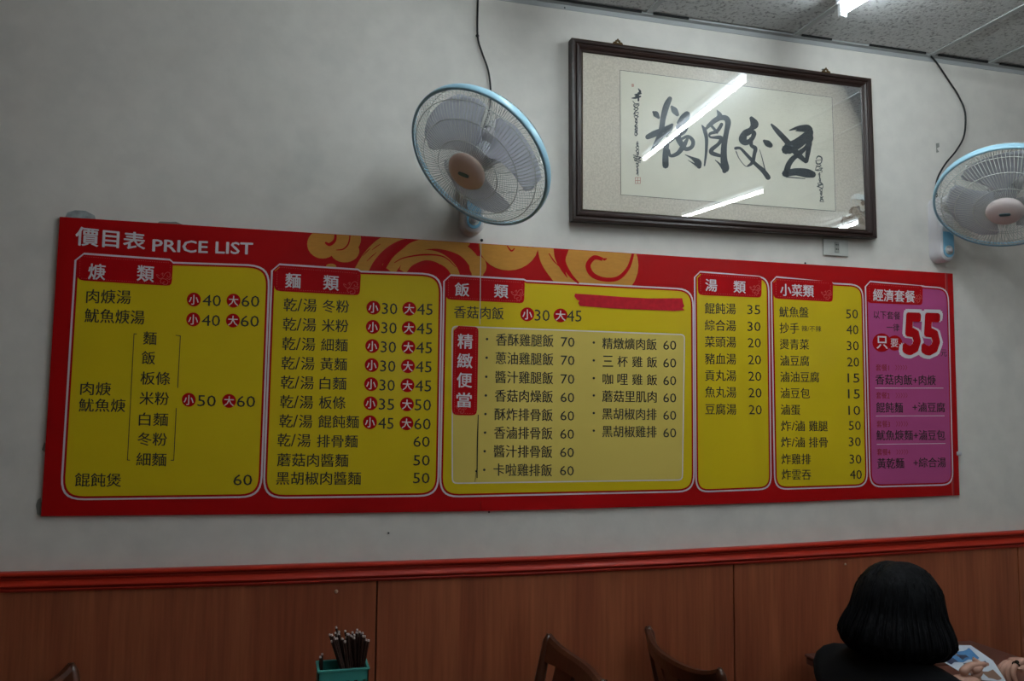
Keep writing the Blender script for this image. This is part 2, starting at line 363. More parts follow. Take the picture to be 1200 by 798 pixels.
# ================================================================== THE PRICE BOARD
YB = YW-.010         # face of the sheet
class Flat(MB):
    """print laid on the sheet: photo points measured on the sheet's own plane, each ink a little prouder than the last"""
    def __init__(s, Y=YB): super().__init__(); s.Y = Y
    def P(s, x, y, d): p = W(x, y, s.Y); return Vector((p.x, s.Y-d, p.z))
    def fill(s, pts, d, mi=0): s.poly([s.P(x, y, d) for x, y in pts], mi)
    def stroke(s, pts, d, mi=0, n=6, ends=True, sm=True):
        """pts (x,y,width) in photo points -> round-ended brush stroke"""
        q = spline(pts, n) if sm and len(pts) > 2 else pts
        L = []; R = []
        for i, (x, y, w) in enumerate(q):
            a = q[max(i-1, 0)]; b = q[min(i+1, len(q)-1)]; dx, dy = b[0]-a[0], b[1]-a[1]; l = math.hypot(dx, dy) or 1
            w = max(w, .15)
            nx, ny = -dy/l*w/2, dx/l*w/2; L.append((x+nx, y+ny)); R.append((x-nx, y-ny))
        vs = [s.P(x, y, d) for x, y in L] + [s.P(x, y, d) for x, y in R]; k = len(L)
        s.add(vs, [(i, i+1, k+i+1, k+i) for i in range(k-1)], mi)
        if ends:
            for (x, y, w) in (q[0], q[-1]): s.disc(x, y, w/2, d, mi, 8)
    def disc(s, x, y, r, d, mi=0, n=20, ry=None):
        s.fill([(x+r*math.cos(2*PI*k/n), y+(ry or r)*math.sin(2*PI*k/n)) for k in range(n)], d, mi)

_tc = {}
def glyphs(text, bold=0, res=2):
    k = (text, bold)
    if k in _tc: return _tc[k]
    c = bpy.data.curves.new('t', 'FONT'); c.body = text; c.offset = bold; c.resolution_u = res
    o = bpy.data.objects.new('t', c); COL.objects.link(o)
    dg = bpy.context.evaluated_depsgraph_get(); e = o.evaluated_get(dg); me = e.to_mesh()
    vs = [(v.co.x, v.co.y) for v in me.vertices]; fs = [tuple(p.vertices) for p in me.polygons]
    e.to_mesh_clear(); bpy.data.objects.remove(o); bpy.data.curves.remove(c)
    xa = min(v[0] for v in vs); xb = max(v[0] for v in vs); ya = min(v[1] for v in vs); yb = max(v[1] for v in vs)
    _tc[k] = ([((x-xa)/(xb-xa), (y-ya)/(yb-ya)) for x, y in vs], fs); return _tc[k]
def text(F, t, xl, yl, xr, yr, h, d=.0022, mi=0, bold=.011, hr=None, skew=0):
    """t set between (xl,yl) and (xr,yr), its middle line, h photo points tall"""
    vs, fs = glyphs(t, 0); hr = hr or h
    A = F.P(xl, yl, d); B = F.P(xr, yr, d)
    hA = (F.P(xl, yl-h/2, d)-F.P(xl, yl+h/2, d)).z; hB = (F.P(xr, yr-hr/2, d)-F.P(xr, yr+hr/2, d)).z
    b = bold*hA
    offs = [(0, 0)] if bold <= 0 else ([(-b, 0), (b, 0)] if bold < .012 else ([(-b, 0), (b, 0), (0, b*.7), (0, -b*.7)] if bold < .04 else [(b*math.cos(k*PI/5), b*math.sin(k*PI/5)) for k in range(10)]))
    for n_o, (ox, oz) in enumerate(offs):
        out = []
        for u, v in vs:
            p = A.lerp(B, u); p.z += (v-.5)*lerp(hA, hB, u)+oz; p.x += skew*(v-.5)*hA+ox; p.y -= n_o*.00008; out.append(p)
        F.add(out, fs, mi)

board = empty('price_board', (W(598, 445).x, YW-.004, W(598, 600).z), 'long red and yellow printed price list board on the white wall above the red rail', 'sign')
top_px = [(70, 254), (300, 268.6), (510, 281.7), (563, 285.3), (820, 302), (1000, 313), (1116.5, 320.5)]
bot_px = [(48, 605), (330, 602.3), (563, 598.9), (630, 597.6), (930, 588.2), (1124.5, 580.3)]
def sheet(tp, bp):
    mb = MB(); a = [W(x, y, YB) for x, y in tp] + [W(x, y, YB) for x, y in reversed(bp)]
    mb.prism([(p.x, YB, p.z) for p in a], (0, .008, 0)); return mb
sheet(top_px[:4], bot_px[:3]).build('backing_sheet', B_RED, board)
o = sheet([(563.9, 285.3)] + top_px[4:], [(563.3, 598.9)] + bot_px[3:]).build('backing_sheet', B_RED, board)
F = Flat(); F.stroke([(1107.8, 320.2, .9), (1116.2, 580.6, .9)], .0004, 1, ends=False); F.stroke([(1109.3, 320.3, 1.6), (1117.5, 580.5, 1.6)], .0004, 0, ends=False)
F.build('edge_strip', [P_DRED, P_LRED], board)
# seam between the two sheets
F = Flat(); F.stroke([(563.3, 286, .9), (562.2, 380, .9)], .0030, 0, ends=False); F.stroke([(560.2, 486, 1.0), (559.2, 520, 1.4), (558.8, 560, 1.2)], .0030, 1, ends=False)
F.stroke([(556.2, 565, .5), (559, 545, .5)], .0030, 1, ends=False); F.disc(557.6, 552, 1.0, .003, 1, 8)
tag(F.build('sheet_joint', [WHITEC, GAP], board), kind='stuff')

# gold clouds, cut off by the sheet's upper edge
def edge_y(x):
    for (a, b), (c, d) in zip(top_px[:-1], top_px[1:]):
        if x <= c: return lerp(b, d, (x-a)/(c-a))
    return top_px[-1][1]
def clip(pts):
    out = []
    for i in range(len(pts)):
        a = pts[i-1]; b = pts[i]; fa = a[1]-edge_y(a[0])-.4; fb = b[1]-edge_y(b[0])-.4
        if (fa < 0) != (fb < 0): t = fa/(fa-fb); out.append((lerp(a[0], b[0], t), lerp(a[1], b[1], t)))
        if fb >= 0: out.append(b)
    return out
def ribbon(q, n=8):
    q = spline(q, n); L = []; R = []
    for i, (x, y, w) in enumerate(q):
        a = q[max(i-1, 0)]; b = q[min(i+1, len(q)-1)]; dx, dy = b[0]-a[0], b[1]-a[1]; l = math.hypot(dx, dy) or 1
        L.append((x-dy/l*w/2, y+dx/l*w/2)); R.append((x+dy/l*w/2, y-dx/l*w/2))
    return L, R
F = Flat(); GC = [0]
def gfill(pts, d, mi):
    c = clip(pts)
    GC[0] += 1
    if len(c) > 2: F.fill(c, d+GC[0]*1.2e-6, mi)
def gstroke(q, d, mi):
    L, R = ribbon(q)
    for i in range(len(L)-1): gfill([L[i], L[i+1], R[i+1], R[i]], d, mi)
def gdisc(x, y, rx, ry, d, mi, n=28): gfill([(x+rx*math.cos(2*PI*k/n), y+ry*math.sin(2*PI*k/n)) for k in range(n)], d, mi)
gdisc(378, 286, 18, 17, .0004, 0); gdisc(404, 294, 17, 13.5, .00045, 0); gdisc(412, 280, 11, 14, .00042, 0); gdisc(392, 281, 16, 13, .00044, 0)
gstroke([(381, 284, 2), (386, 286.5, 4), (392, 282, 3.5), (393, 274, 2.5), (390, 268, 2)], .0008, 1)
gstroke([(394, 293, .8), (402, 292, 1.6), (408, 286, 1.6), (410, 276, 1.3), (408, 271, 1)], .0008, 1)
gdisc(388, 312, 6, 3, .0004, 0)
# first sweep of bands
gstroke([(423, 318, 16), (432, 302, 15), (446, 287, 14), (464, 277, 12), (486, 272, 10)], .0004, 0)
gstroke([(455, 316, 18), (468, 300, 17), (486, 288, 16), (512, 284, 15), (540, 292, 14), (556, 308, 14), (560, 326, 13)], .0005, 0)
gstroke([(472, 318, 9), (480, 306, 12), (498, 299, 12), (516, 303, 12), (530, 316, 12), (536, 330, 9)], .0006, 0)
gstroke([(462, 308, .8), (474, 302, 1.4), (498, 298.5, 2), (520, 301, 1.4), (534, 313, .6)], .0009, 1)
gstroke([(449, 315, 5), (458, 300, 6), (470, 290, 5), (482, 282, 4), (506, 276, 2)], .0009, 1)
for a in ((425, 300, 434, 291), (436, 293, 446, 286), (430, 306, 441, 296), (446, 302, 452, 296), (454, 306, 461, 301)):
    gstroke([(a[0], a[1], .5), ((a[0]+a[2])/2, (a[1]+a[3])/2-.4, 1), (a[2], a[3], .5)], .0009, 1)
gdisc(507, 330, 23, 22, .0007, 1); gdisc(544, 283, 7, 7, .0005, 0)
# second cloud, under the left fan
gdisc(596, 286, 35, 31, .0008, 0); gstroke([(594, 288, 1), (599, 294, 2), (603, 291, 1)], .0012, 1)
gdisc(560, 312, 10, 12, .0004, 0); gstroke([(562, 322, 2), (572, 330, 6), (590, 334, 8), (606, 332, 3)], .0003, 1)
# third: the big curl
gstroke([(639, 288, 19), (642, 305, 17), (652, 322, 15), (664, 336, 15)], .0006, 0)
gstroke([(643, 297, 1), (649, 306, 1.5), (656, 313, .6)], .0012, 1)
gdisc(705, 311, 43, 42, .0006, 0)
gstroke([(659, 292, 3), (661, 309, 5), (668, 322, 4.5), (678, 332, 2)], .0010, 1)
gstroke([(706, 304, 4), (696, 302, 5.5), (689, 311, 6), (694, 322, 6), (708, 327.5, 5), (724, 326, 5), (736, 314, 4), (742, 296, 3)], .0010, 1)
gstroke([(706, 303, 1), (708, 304, 3), (711, 303, 1)], .0010, 1)
for x in (611, 617, 622): gstroke([(x, 287+(x-611)*.1, .5), (x+8, 290, .5)], .0012, 1)
tag(F.build('cloud_print', [B_GOLD, P_RED], board), 'gold cloud scrolls along the top edge')

F = Flat(); text(F, '價目表', 89, 276.3, 170, 283.2, 22, .001, 0, .022, 19.5); text(F, 'PRICE LIST', 179, 287.5, 296, 291.5, 14, .001, 0, .03, 13.5)
tag(F.build('title_lettering', P_WHITE, board), 'white heading lettering', kind='stuff')

def rr_poly(F, tl, tr, br, bl, r, inset, d, step=None, rise=0, cham=False, n=7):
    """rounded panel outline on the sheet; step = photo x where the raised heading ends"""
    P = [F.P(*p, d) for p in (tl, tr, br, bl)]
    ax = [(P[1]-P[0]).normalized(), (P[2]-P[1]).normalized(), (P[3]-P[2]).normalized(), (P[0]-P[3]).normalized()]
    nrm = lambda a: Vector((a.z, 0, -a.x))       # inward for clockwise order in (x,z)
    nn = [nrm(a) for a in ax]
    def corner(i):
        a, b = nn[i-1], nn[i]; c = 1+a.dot(b); return P[i] + (a+b)*(inset/c)
    C = [corner(i) for i in range(4)]
    out = []
    for i in range(4):
        rr = max((r[i] if isinstance(r, (list, tuple)) else r) - inset, .002)
        a = -ax[i-1]; b = ax[i]; s = C[i] + a*rr; e = C[i] + b*rr
        if cham and i == 0: pts = [s, e]
        else:
            pts = []
            for k in range(n+1):
                t = k/n; q = s*(1-t)**2 + C[i]*2*t*(1-t) + e*t*t
                # pull the parabola out to a circle-like arc
                q = q + (C[i]-q)*(.10*4*t*(1-t)); pts.append(q)
        out += pts
        if i == 0 and step is not None:
            sx = F.P(step, tl[1], d).x; up = Vector((0, 0, rise))
            base = C[0] + ax[0]*((sx-C[0].x)/ax[0].x)
            k = len(pts)
            out[-1] = out[-1] ; out.append(base + ax[0]*(-.004)); out.append(base + ax[0]*.006 - up)
            down = True
            P[1] = P[1]
    return out
def panel(tl, tr, br, bl, step, drop, face, r=.066):
    """drop: how far (m) the outline steps down right of the heading"""
    F = Flat()
    # white outline, thin red line, coloured face
    for inset, d, mi in ((0, .0012, 0), (.0054, .0015, 1), (.0112, .0018, 2)):
        rr = [.024, r, r, r]
        pts = rr_poly(F, tl, tr, br, bl, rr, inset, d, step, drop, cham=True)
        F.poly(pts, mi)
    return F.build('menu_panel', [B_LINE, P_RED, face], board)
def curl(F, cx, cy, s, d, mi):
    for q in ([(-9, -1), (-5, 2), (-1, 0), (2, -5), (6, -7), (9, -4), (8, 0), (5, -1), (5, -3)], [(-3, 8), (-5, 5), (-2, 2), (3, 3), (6, 6), (4, 10), (0, 10), (-1, 7), (2, 6)], [(3, 1), (8, 3), (11, 0)], [(-9, -1), (-10, -4), (-6, -2)], [(-4, -4), (-1, -6), (-2, -2)]):
        F.stroke([(cx+x*s, cy+y*s, .55) for x, y in q], d, mi, 4, ends=False)
def header(par, q, words, dashes=True, curlx=None, vertical=False):
    """q: four photo corners tl,tr,br,bl"""
    F = Flat(); tl, tr, br, bl = q
    F.poly(rr_poly(F, tl, tr, br, bl, [.02, .014, .016, .02], 0, .0021, cham=True, n=3), 0)
    ins = [(tl[0]+3.2, tl[1]+2.2), (tr[0]-3, tr[1]+2.2), (br[0]-3, br[1]-2.4), (bl[0]+3.2, bl[1]-2.4)]
    for i in range(4):
        a, b = ins[i], ins[(i+1) % 4]; L = math.hypot(b[0]-a[0], b[1]-a[1]); k = max(2, int(L/2.6))
        for j in range(1, k):
            t0 = j/k-.2/k; t1 = j/k+.25/k
            F.stroke([(lerp(a[0], b[0], t0), lerp(a[1], b[1], t0), .45), (lerp(a[0], b[0], t1), lerp(a[1], b[1], t1), .45)], .0024, 2, ends=False)
    if curlx: curl(F, curlx[0], curlx[1], curlx[2], .0024, 2)
    for w in words: text(F, *w[:6], d=.0027, mi=1, bold=.02)
    return F.build('header_plate', [P_RED, P_WHITE, P_LRED], par)
def badge(F, x, y, ch, r=8.2):
    F.disc(x, y, r, .0021, 1, 22); text(F, ch, x-5.6, y, x+5.6, y+.4, 11.5, .0026, 2, .012)
def price2(F, xs_, y, a, b, s=0):
    """small and large size badges with their prices: xs_ = x of badge, digits, badge, digits"""
    x1, x2, x2e, x3, x4, x4e = xs_
    badge(F, x1, y-.9, '小'); text(F, a, x2, y, x2e, y+.6, 13.2, .0022, 0, .0)
    badge(F, x3, y+.4, '大'); text(F, b, x4, y+.9, x4e, y+1.3, 13.2, .0022, 0, .0)
LET = [P_BLACK, P_RED, P_WHITE]

# 1 thick soups
p = panel((88, 295.5), (317, 311.5), (306.8, 583.2), (70, 586.5), 201, .0085, B_YEL)
header(p, ((91, 298.3), (203, 306), (201.3, 335.3), (90.3, 328.5)), [('焿', 104, 318, 123.5, 319.3, 18.5), ('類', 161, 320, 180.5, 321.6, 18.5)], curlx=(192, 325, .85))
F = Flat()
text(F, '肉焿湯', 101.5, 347, 153.5, 348.4, 16.5); text(F, '魷魚焿湯', 99.5, 369.5, 169.5, 372.2, 16.5)
price2(F, (227.2, 237.5, 259, 273.7, 283, 304), 352, '40', '60'); price2(F, (226.5, 236.5, 258, 273, 282, 303.5), 375.3, '40', '60')
for t, a, b, y in (('麵', 168, 183.5, 396), ('飯', 166.3, 182, 419), ('板條', 164.8, 199.5, 443), ('米粉', 163.8, 198, 466.5), ('白麵', 163, 197, 491), ('冬粉', 161.5, 195.7, 514.3), ('細麵', 160, 195, 538)):
    text(F, t, a, y, b, y+.6, 15.5)
text(F, '肉焿', 94.5, 455, 130, 456, 15.5); text(F, '魷魚焿', 92.7, 474.6, 147, 475.3, 15.5)
price2(F, (221.3, 231.5, 253, 268.5, 277.5, 299), 469.4, '50', '60')
text(F, '餛飩煲', 88, 562, 142, 562.6, 16); text(F, '60', 273.5, 562.2, 295.5, 562.4, 12.8, bold=0)
F.stroke([(160.5, 391.5, .9), (157, 391.2, .9)], .0022, 0, ends=False); F.stroke([(157.2, 391, .9), (149.5, 539.3, .9)], .0022, 0, ends=False, sm=False); F.stroke([(149.3, 539, .9), (152.5, 539.2, .9)], .0022, 0, ends=False)
F.stroke([(206, 393, .7), (211.5, 393.6, .9)], .0022, 0, ends=False); F.stroke([(211.5, 393.4, .9), (208.3, 454.5, .9)], .0022, 0, ends=False, sm=False)
F.stroke([(206.7, 478, .9), (203.7, 539.3, .9)], .0022, 0, ends=False, sm=False); F.stroke([(204, 539.3, .9), (200, 539.3, .9)], .0022, 0, ends=False)
F.build('lettering', LET, p)['kind'] = 'stuff'
# 2 noodles
p = panel((318, 308.2), (518.5, 321.3), (514.2, 581.8), (307.6, 584.5), 421, .006, B_YEL)
header(p, ((322, 311), (423, 318.3), (421.5, 346.3), (321, 341)), [('麵', 334.5, 328.5, 352.2, 329.5, 17.2), ('類', 379, 331, 396.8, 332.2, 17.2)], curlx=(411, 336, .85))
F = Flat()
rows = [('冬粉', 358.3, '30', '45'), ('米粉', 381, '30', '45'), ('細麵', 403.5, '30', '45'), ('黃麵', 426, '30', '45'), ('白麵', 448.5, '30', '45'), ('板條', 471, '35', '50'), ('餛飩麵', 493.4, '45', '60')]
for i, (t, y, a, b) in enumerate(rows):
    k = i/9; x0 = lerp(332.5, 325, k)
    text(F, '乾', x0, y-1.3+i*.15, x0+15.5, y-1+i*.15, 15.5); text(F, '/', x0+16, y-.9+i*.15, x0+21.5, y-.9+i*.15, 14.5, bold=.004); text(F, '湯', x0+23, y-.5+i*.12, x0+38.5, y-.3+i*.12, 15.5)
    xa = x0+45.5; text(F, t, xa, y+.4, xa+(31 if len(t) == 2 else 47.5), y+1, 15)
    o = -i*.9
    price2(F, (437.5+o*.75, 447.5+o*.8, 465.5+o*.8, 479.5+o*.6, 488.5+o*.6, 507+o*.45), y+3.2-i*.15, a, b)
text(F, '乾', 325.3, 515.4, 340.5, 515.6, 15.5); text(F, '/', 341, 515.8, 346.5, 515.8, 14.5, bold=.004); text(F, '湯', 348.5, 516, 364, 516.2, 15.5); text(F, '排骨麵', 371.5, 516.8, 419, 517, 15)
text(F, '60', 484.3, 517.3, 503.5, 517.6, 12.5, bold=0)
text(F, '蘑菇肉醬麵', 325, 538.7, 408, 539.5, 15.5); text(F, '50', 484.3, 539.3, 503.5, 539.5, 12.5, bold=0)
text(F, '黑胡椒肉醬麵', 323.8, 560.3, 422.8, 560.4, 15.5); text(F, '50', 484, 560, 503.3, 560.2, 12.5, bold=0)
F.build('lettering', LET, p)['kind'] = 'stuff'
# 3 rice
p = panel((519.5, 321), (812.8, 338.5), (814, 576.6), (514.5, 583.2), 615, .004, B_YEL)
F = Flat()
q = ((529, 381.5), (802.5, 391.6), (800, 563), (529.2, 567))
F.poly(rr_poly(F, *q, [.02, .018, .02, .02], 0, .0020, n=4), 0); F.poly(rr_poly(F, *q, [.02, .018, .02, .02], .004, .0023, n=4), 1)
F.build('bento_panel', [B_LINE, B_PALE], p)
header(p, ((522.4, 323.5), (615, 329), (614, 355.6), (522, 351)), [('飯', 533, 339, 549.5, 339.8, 15.5), ('類', 579, 341, 595, 341.8, 15.5)], curlx=(606, 344.5, .72))
F = Flat()
F.poly(rr_poly(F, (531.4, 381.6), (560.6, 383.2), (558.8, 487), (529.3, 486.3), [.016, .016, .02, .02], 0, .0028, cham=True, n=3), 0)
for (a, b) in (((534, 385), (532, 484)), ((557.8, 386), (556.2, 484)), ((535, 384.2), (557, 385.2)), ((533, 484), (555.5, 484.5))):
    L = math.hypot(b[0]-a[0], b[1]-a[1]); k = int(L/2.6)
    for j in range(k):
        F.stroke([(lerp(a[0], b[0], j/k), lerp(a[1], b[1], j/k), .45), (lerp(a[0], b[0], (j+.45)/k), lerp(a[1], b[1], (j+.45)/k), .45)], .0031, 2, ends=False)
for ch, y in (('精', 399.8), ('緻', 422.5), ('便', 445.3), ('當', 468.5)): text(F, ch, 536.2-(y-400)*.02, y, 553.6-(y-400)*.02, y+.5, 17, .0034, 1, .018)
curl(F, 540, 478, .6, .0031, 2)
tag(F.build('header_plate', [P_RED, P_WHITE, P_LRED], p), 'upright red heading strip')
F = Flat()
text(F, '香菇肉飯', 532, 365.4, 590, 367.5, 14.5); price2(F, (617.7, 626.3, 644, 656.6, 664, 681.3), 369.3, '30', '45')
L1 = [('香酥雞腿飯', '70', 397.2), ('蔥油雞腿飯', '70', 419), ('醬汁雞腿飯', '70', 441.3), ('香菇肉燥飯', '60', 463.2), ('酥炸排骨飯', '60', 485), ('香滷排骨飯', '60', 506.7), ('醬汁排骨飯', '60', 528.5), ('卡啦雞排飯', '60', 550.3)]
for i, (t, n_, y) in enumerate(L1):
    o = -i*.42
    F.disc(570.5+o*1.1, y+.2, 1.5, .0028, 0, 10); text(F, t, 581+o, y+.6-i*.1, 648.3+o*.6, y+2.2-i*.22, 14.5, .0028)
    text(F, n_, 657+o*.4, y+3.4-i*.35, 673+o*.3, y+3.9-i*.36, 11.2, .0028, bold=0)
L2 = [('精燉爌肉飯', '60', 402.3), ('三杯雞飯', '60', 423.2), ('咖哩雞飯', '60', 444), ('蘑菇里肌肉', '60', 464.2), ('黑胡椒肉排', '60', 484.8), ('黑胡椒雞排', '60', 505.4)]
for i, (t, n_, y) in enumerate(L2):
    F.disc(695.5, y-.8, 1.4, .0028, 0, 10)
    if len(t) == 4:
        for k, ch in enumerate(t): text(F, ch, 706+k*17.2, y+k*.35, 718+k*17.2, y+k*.35+.2, 12.8, .0028)
    else: text(F, t, 705.5, y, 769, y+1.3-i*.15, 13.6, .0028)
    text(F, n_, 776.8, y+2.2-i*.1, 792, y+2.4-i*.1, 10.8, .0028, bold=0)
F.build('lettering', LET, p)['kind'] = 'stuff'
# 4 soups
p = panel((813, 317), (901.2, 324.3), (904.3, 573.8), (814.7, 577.4), 890, .003, B_YEL, .054)
header(p, ((817, 319.3), (892.3, 324.4), (892, 349), (817.5, 345.8)), [('湯', 826.3, 334, 839.8, 334.8, 14), ('類', 859.3, 336, 873.2, 336.8, 14)], curlx=(884.5, 338.5, .62))
F = Flat()
for i, (t, n_, y) in enumerate([('餛飩湯', '35', 361.2), ('綜合湯', '30', 381), ('菜頭湯', '20', 400.3), ('豬血湯', '20', 420.3), ('貢丸湯', '20', 439.8), ('魚丸湯', '20', 459.3), ('豆腐湯', '20', 479.3)]):
    text(F, t, 825.5+i*.12, y, 861.8+i*.12, y+.8-i*.08, 13); text(F, n_, 875.3+i*.3, y+1.6-i*.15, 890.6+i*.3, y+1.9-i*.15, 11, bold=0)
F.build('lettering', LET, p)['kind'] = 'stuff'
# 5 side dishes
p = panel((902.7, 323), (1011.5, 334), (1017, 570.6), (907, 574.3), 975, .003, B_YEL, .056)
header(p, ((905.5, 325.5), (975.8, 330), (975.5, 354), (906, 349.8)), [('小菜類', 914, 339.5, 953, 341.3, 14)], curlx=(968, 344.5, .6))
F = Flat()
S = [('魷魚盤', '50', 365.5, 3), ('抄手', '40', 384.3, 2), ('燙青菜', '30', 403.3, 3), ('滷豆腐', '20', 422.6, 3), ('滷油豆腐', '15', 441.6, 4), ('滷豆包', '15', 460.5, 3), ('滷蛋', '10', 480, 2), None, None, ('炸雞排', '30', 537.8, 3), ('炸雲吞', '40', 556, 3)]
for i, r_ in enumerate(S):
    if not r_: continue
    t, n_, y, k = r_; x0 = 912.8+i*.3
    text(F, t, x0, y, x0+11.4*k, y+.5-i*.05, 12.4); text(F, n_, 991+i*.45, y+2.3-i*.25, 1005+i*.45, y+2.5-i*.25, 10.8, bold=0)
text(F, '辣/不辣', 939, 385, 962, 385.4, 7, bold=0)
for t, y, n_, a in (('炸/滷', 499, '50', '雞腿'), ('炸/滷', 518, '30', '排骨')):
    text(F, t, 915, y, 942.5, y+.1, 12.4); text(F, a, 947.5, y+.2, 969.5, y+.2, 12.4); text(F, n_, 994.2, y-.4, 1008.3, y-.4, 10.8, bold=0)
F.build('lettering', LET, p)['kind'] = 'stuff'
# 6 set meals
p = panel((1013, 328.5), (1111.5, 337.3), (1117.2, 568.7), (1018.7, 571.4), 1082, .001, B_PINK, .056)
header(p, ((1014.8, 330.8), (1081, 335.2), (1080.5, 357.6), (1015.5, 355)), [('經濟套餐', 1022.7, 345.5, 1071.5, 347.7, 14)], curlx=(1074.5, 349, .5))
F = Flat()
text(F, '以下套餐', 1023.3, 368.6, 1054.5, 370.3, 9.5, bold=.0); text(F, '一律', 1038.5, 383.6, 1053.3, 384, 9, bold=.01)
F.disc(1032.8, 401.5, 11, .0021, 1); F.disc(1048, 402, 9, .0023, 1)
text(F, '只', 1026.8, 401.2, 1039.5, 401.6, 14.5, .0026, 2, .02); text(F, '要', 1043.3, 401.8, 1052, 402, 10, .0026, 2, .008)
text(F, '元', 1102, 413.6, 1109, 413.8, 8)
for k, (n_, y, t) in enumerate((('1', 430.7, '香菇肉飯+肉焿'), ('2', 463.3, None), ('3', 496.7, '魷魚焿麵+滷豆包'), ('4', 529.5, None))):
    text(F, '套餐'+n_, 1025.7+k*.5, y, 1041.5+k*.5, y+.2, 8, .0022, 3, 0)
    for j in range(5):
        x = 1049+j*2.9+k*.4; F.stroke([(x, y-3, .5), (x+1.8, y, .5), (x, y+3, .5)], .0022, 3, ends=False, sm=False)
text(F, '香菇肉飯+肉焿', 1025.5, 444.6, 1096, 445.6, 12)
text(F, '餛飩麵', 1026.3, 477.4, 1057.5, 477.6, 12.2); text(F, '+滷豆腐', 1069, 477, 1107, 477.4, 11.5)
text(F, '魷魚焿麵+滷豆包', 1026.6, 510, 1107, 509.8, 12)
text(F, '黃乾麵', 1027.6, 543, 1059, 542.6, 12.2); text(F, '+綜合湯', 1070, 542, 1108, 541.6, 11.5)
for a, b, c, d in ((1025, 454.8, 1105, 454.8), (1026, 487.5, 1106.5, 487.2), (1027, 520.6, 1107.5, 519.6)): F.stroke([(a, b, .6), (c, d, .6)], .0022, 2, ends=False)
F.build('lettering', LET+[P_DRED], p)['kind'] = 'stuff'
F = Flat()
for ch, xa, xb in (('5', 1057.5, 1079), ('5', 1079.5, 1101.5)):
    text(F, ch, xa, 391+(xa-1057)*.02, xb, 391.5+(xa-1057)*.02, 50, .0025, 0, .085, skew=.10)
    text(F, ch, xa+2.4, 391+(xa-1057)*.02, xb-2.4, 391.5+(xa-1057)*.02, 45, .0038, 1, .060, skew=.10)
tag(F.build('big_price', [P_WHITE, P_RED], p), 'large red 55 with a white outline')

# red tape over a struck-out dish
F = Flat(YB-.0034)
pts = [(674, 344), (700, 345.6), (730, 348), (760, 349.6), (799.5, 349.4), (800.6, 355), (802, 359), (799.6, 361), (802.4, 363.6), (790, 364.3), (750, 362.8), (715, 361.2), (679.5, 358.4), (677.6, 355), (679, 352.5), (676, 351), (673.2, 347)]
F.prism([F.P(x, y, 0) for x, y in pts], (0, .0006, 0)); o = F.build('tape_strip', TAPE, origin=W(737, 354, YB))
tag(o, 'torn strip of red tape stuck over a line of the rice panel', 'tape')

# screws, clip and torn tape scraps at the board
def stud(name, px, py, r, M, label, cat, Y=YW, h=.004):
    c = W(px, py, Y); mb = MB(); Mx = Matrix.Translation(c) @ Matrix.Rotation(PI/2, 4, 'X')
    mb.lathe([(0, h), (r*.6, h*.95), (r, h*.4), (r, -.002)], Mx, 10); o = mb.build(name, M, origin=c); tag(o, label, cat); return o
stud('screw', 943.5, 308.3, .0035, BLACKC, 'black screw head at the upper edge of the price board below the socket', 'screw')
stud('screw', 564.5, 281.5, .005, BLACKC, 'dark screw under the left fan bracket, at the board edge', 'screw')
stud('screw', 573, 600, .003, BLACKC, 'small dark nail just under the lower edge of the board', 'nail')
stud('screw', 455.3, 624.6, .003, BLACKC, 'small dark nail in the plaster between board and red rail', 'nail')
stud('wall_plug', 394, 693, .006, mat('plug', (.5, .3, .2), .5), 'pale plug in the wood panelling left of the panel joint', 'plug', YW-.016)
stud('wall_plug', 990.5, 661, .004, mat('plug_b', (.5, .38, .28), .5), 'tiny pale plug in the wood panelling beside the hair', 'plug', YW-.016)
stud('cable_clip', 559.5, 42, .006, BLACKC, 'black clip holding the left fan cord high on the wall', 'clip')
stud('screw', 661.5, 9.5, .004, BLACKC, 'dark nail head just under the ceiling left of the picture', 'nail')
c = W(1123.5, 531.5, YB); mb = MB(); mb.box((c.x-.010, YB-.006, c.z-.008), (c.x+.012, YW, c.z+.008), bev=.003)
tag(mb.build('board_clip', WHITEP, origin=c), 'white plastic clip on the right edge of the price board', 'clip')
SCRAP = mat('old_tape', (.30, .34, .34), .6, noise=(40, .35, (1, 1, 1), 3)); SCRAP2 = mat('grey_mark', (.28, .28, .25), .8)
def scrap(pts, label, M=SCRAP, t=.002, nm='tape_scrap'):
    c = W(*pts[0]); F = Flat(YW-.001); F.prism([F.P(x, y, 0) for x, y in pts], (0, t, 0)); tag(F.build(nm, M, origin=c), label, 'tape')
scrap([(76, 255), (79, 249), (88, 246.3), (100, 247), (106, 250), (111, 252.5), (112, 257), (90, 256)], 'grey scrap of old tape above the top left corner of the board')
scrap([(184, 262), (187, 259.5), (200, 260), (206, 259.8), (214, 263), (200, 263.3)], 'thin torn tape remnant on top of the board right of the corner', SCRAP2)
scrap([(42, 592), (44, 586), (47.5, 583), (49, 590), (48, 604), (43.5, 603)], 'dark mark at the lower left corner of the board', SCRAP2)  # flat dark grey patches beside the board's left edge
scrap([(49, 527), (52, 518), (53.5, 520), (52.5, 530)], 'dark mark halfway down the left edge of the board', SCRAP2)
scrap([(1097, 168), (1100.5, 167.5), (1101, 172), (1098, 174), (1100.5, 178), (1097.5, 179)], 'small peeled mark on the wall left of the right fan', SCRAP2)

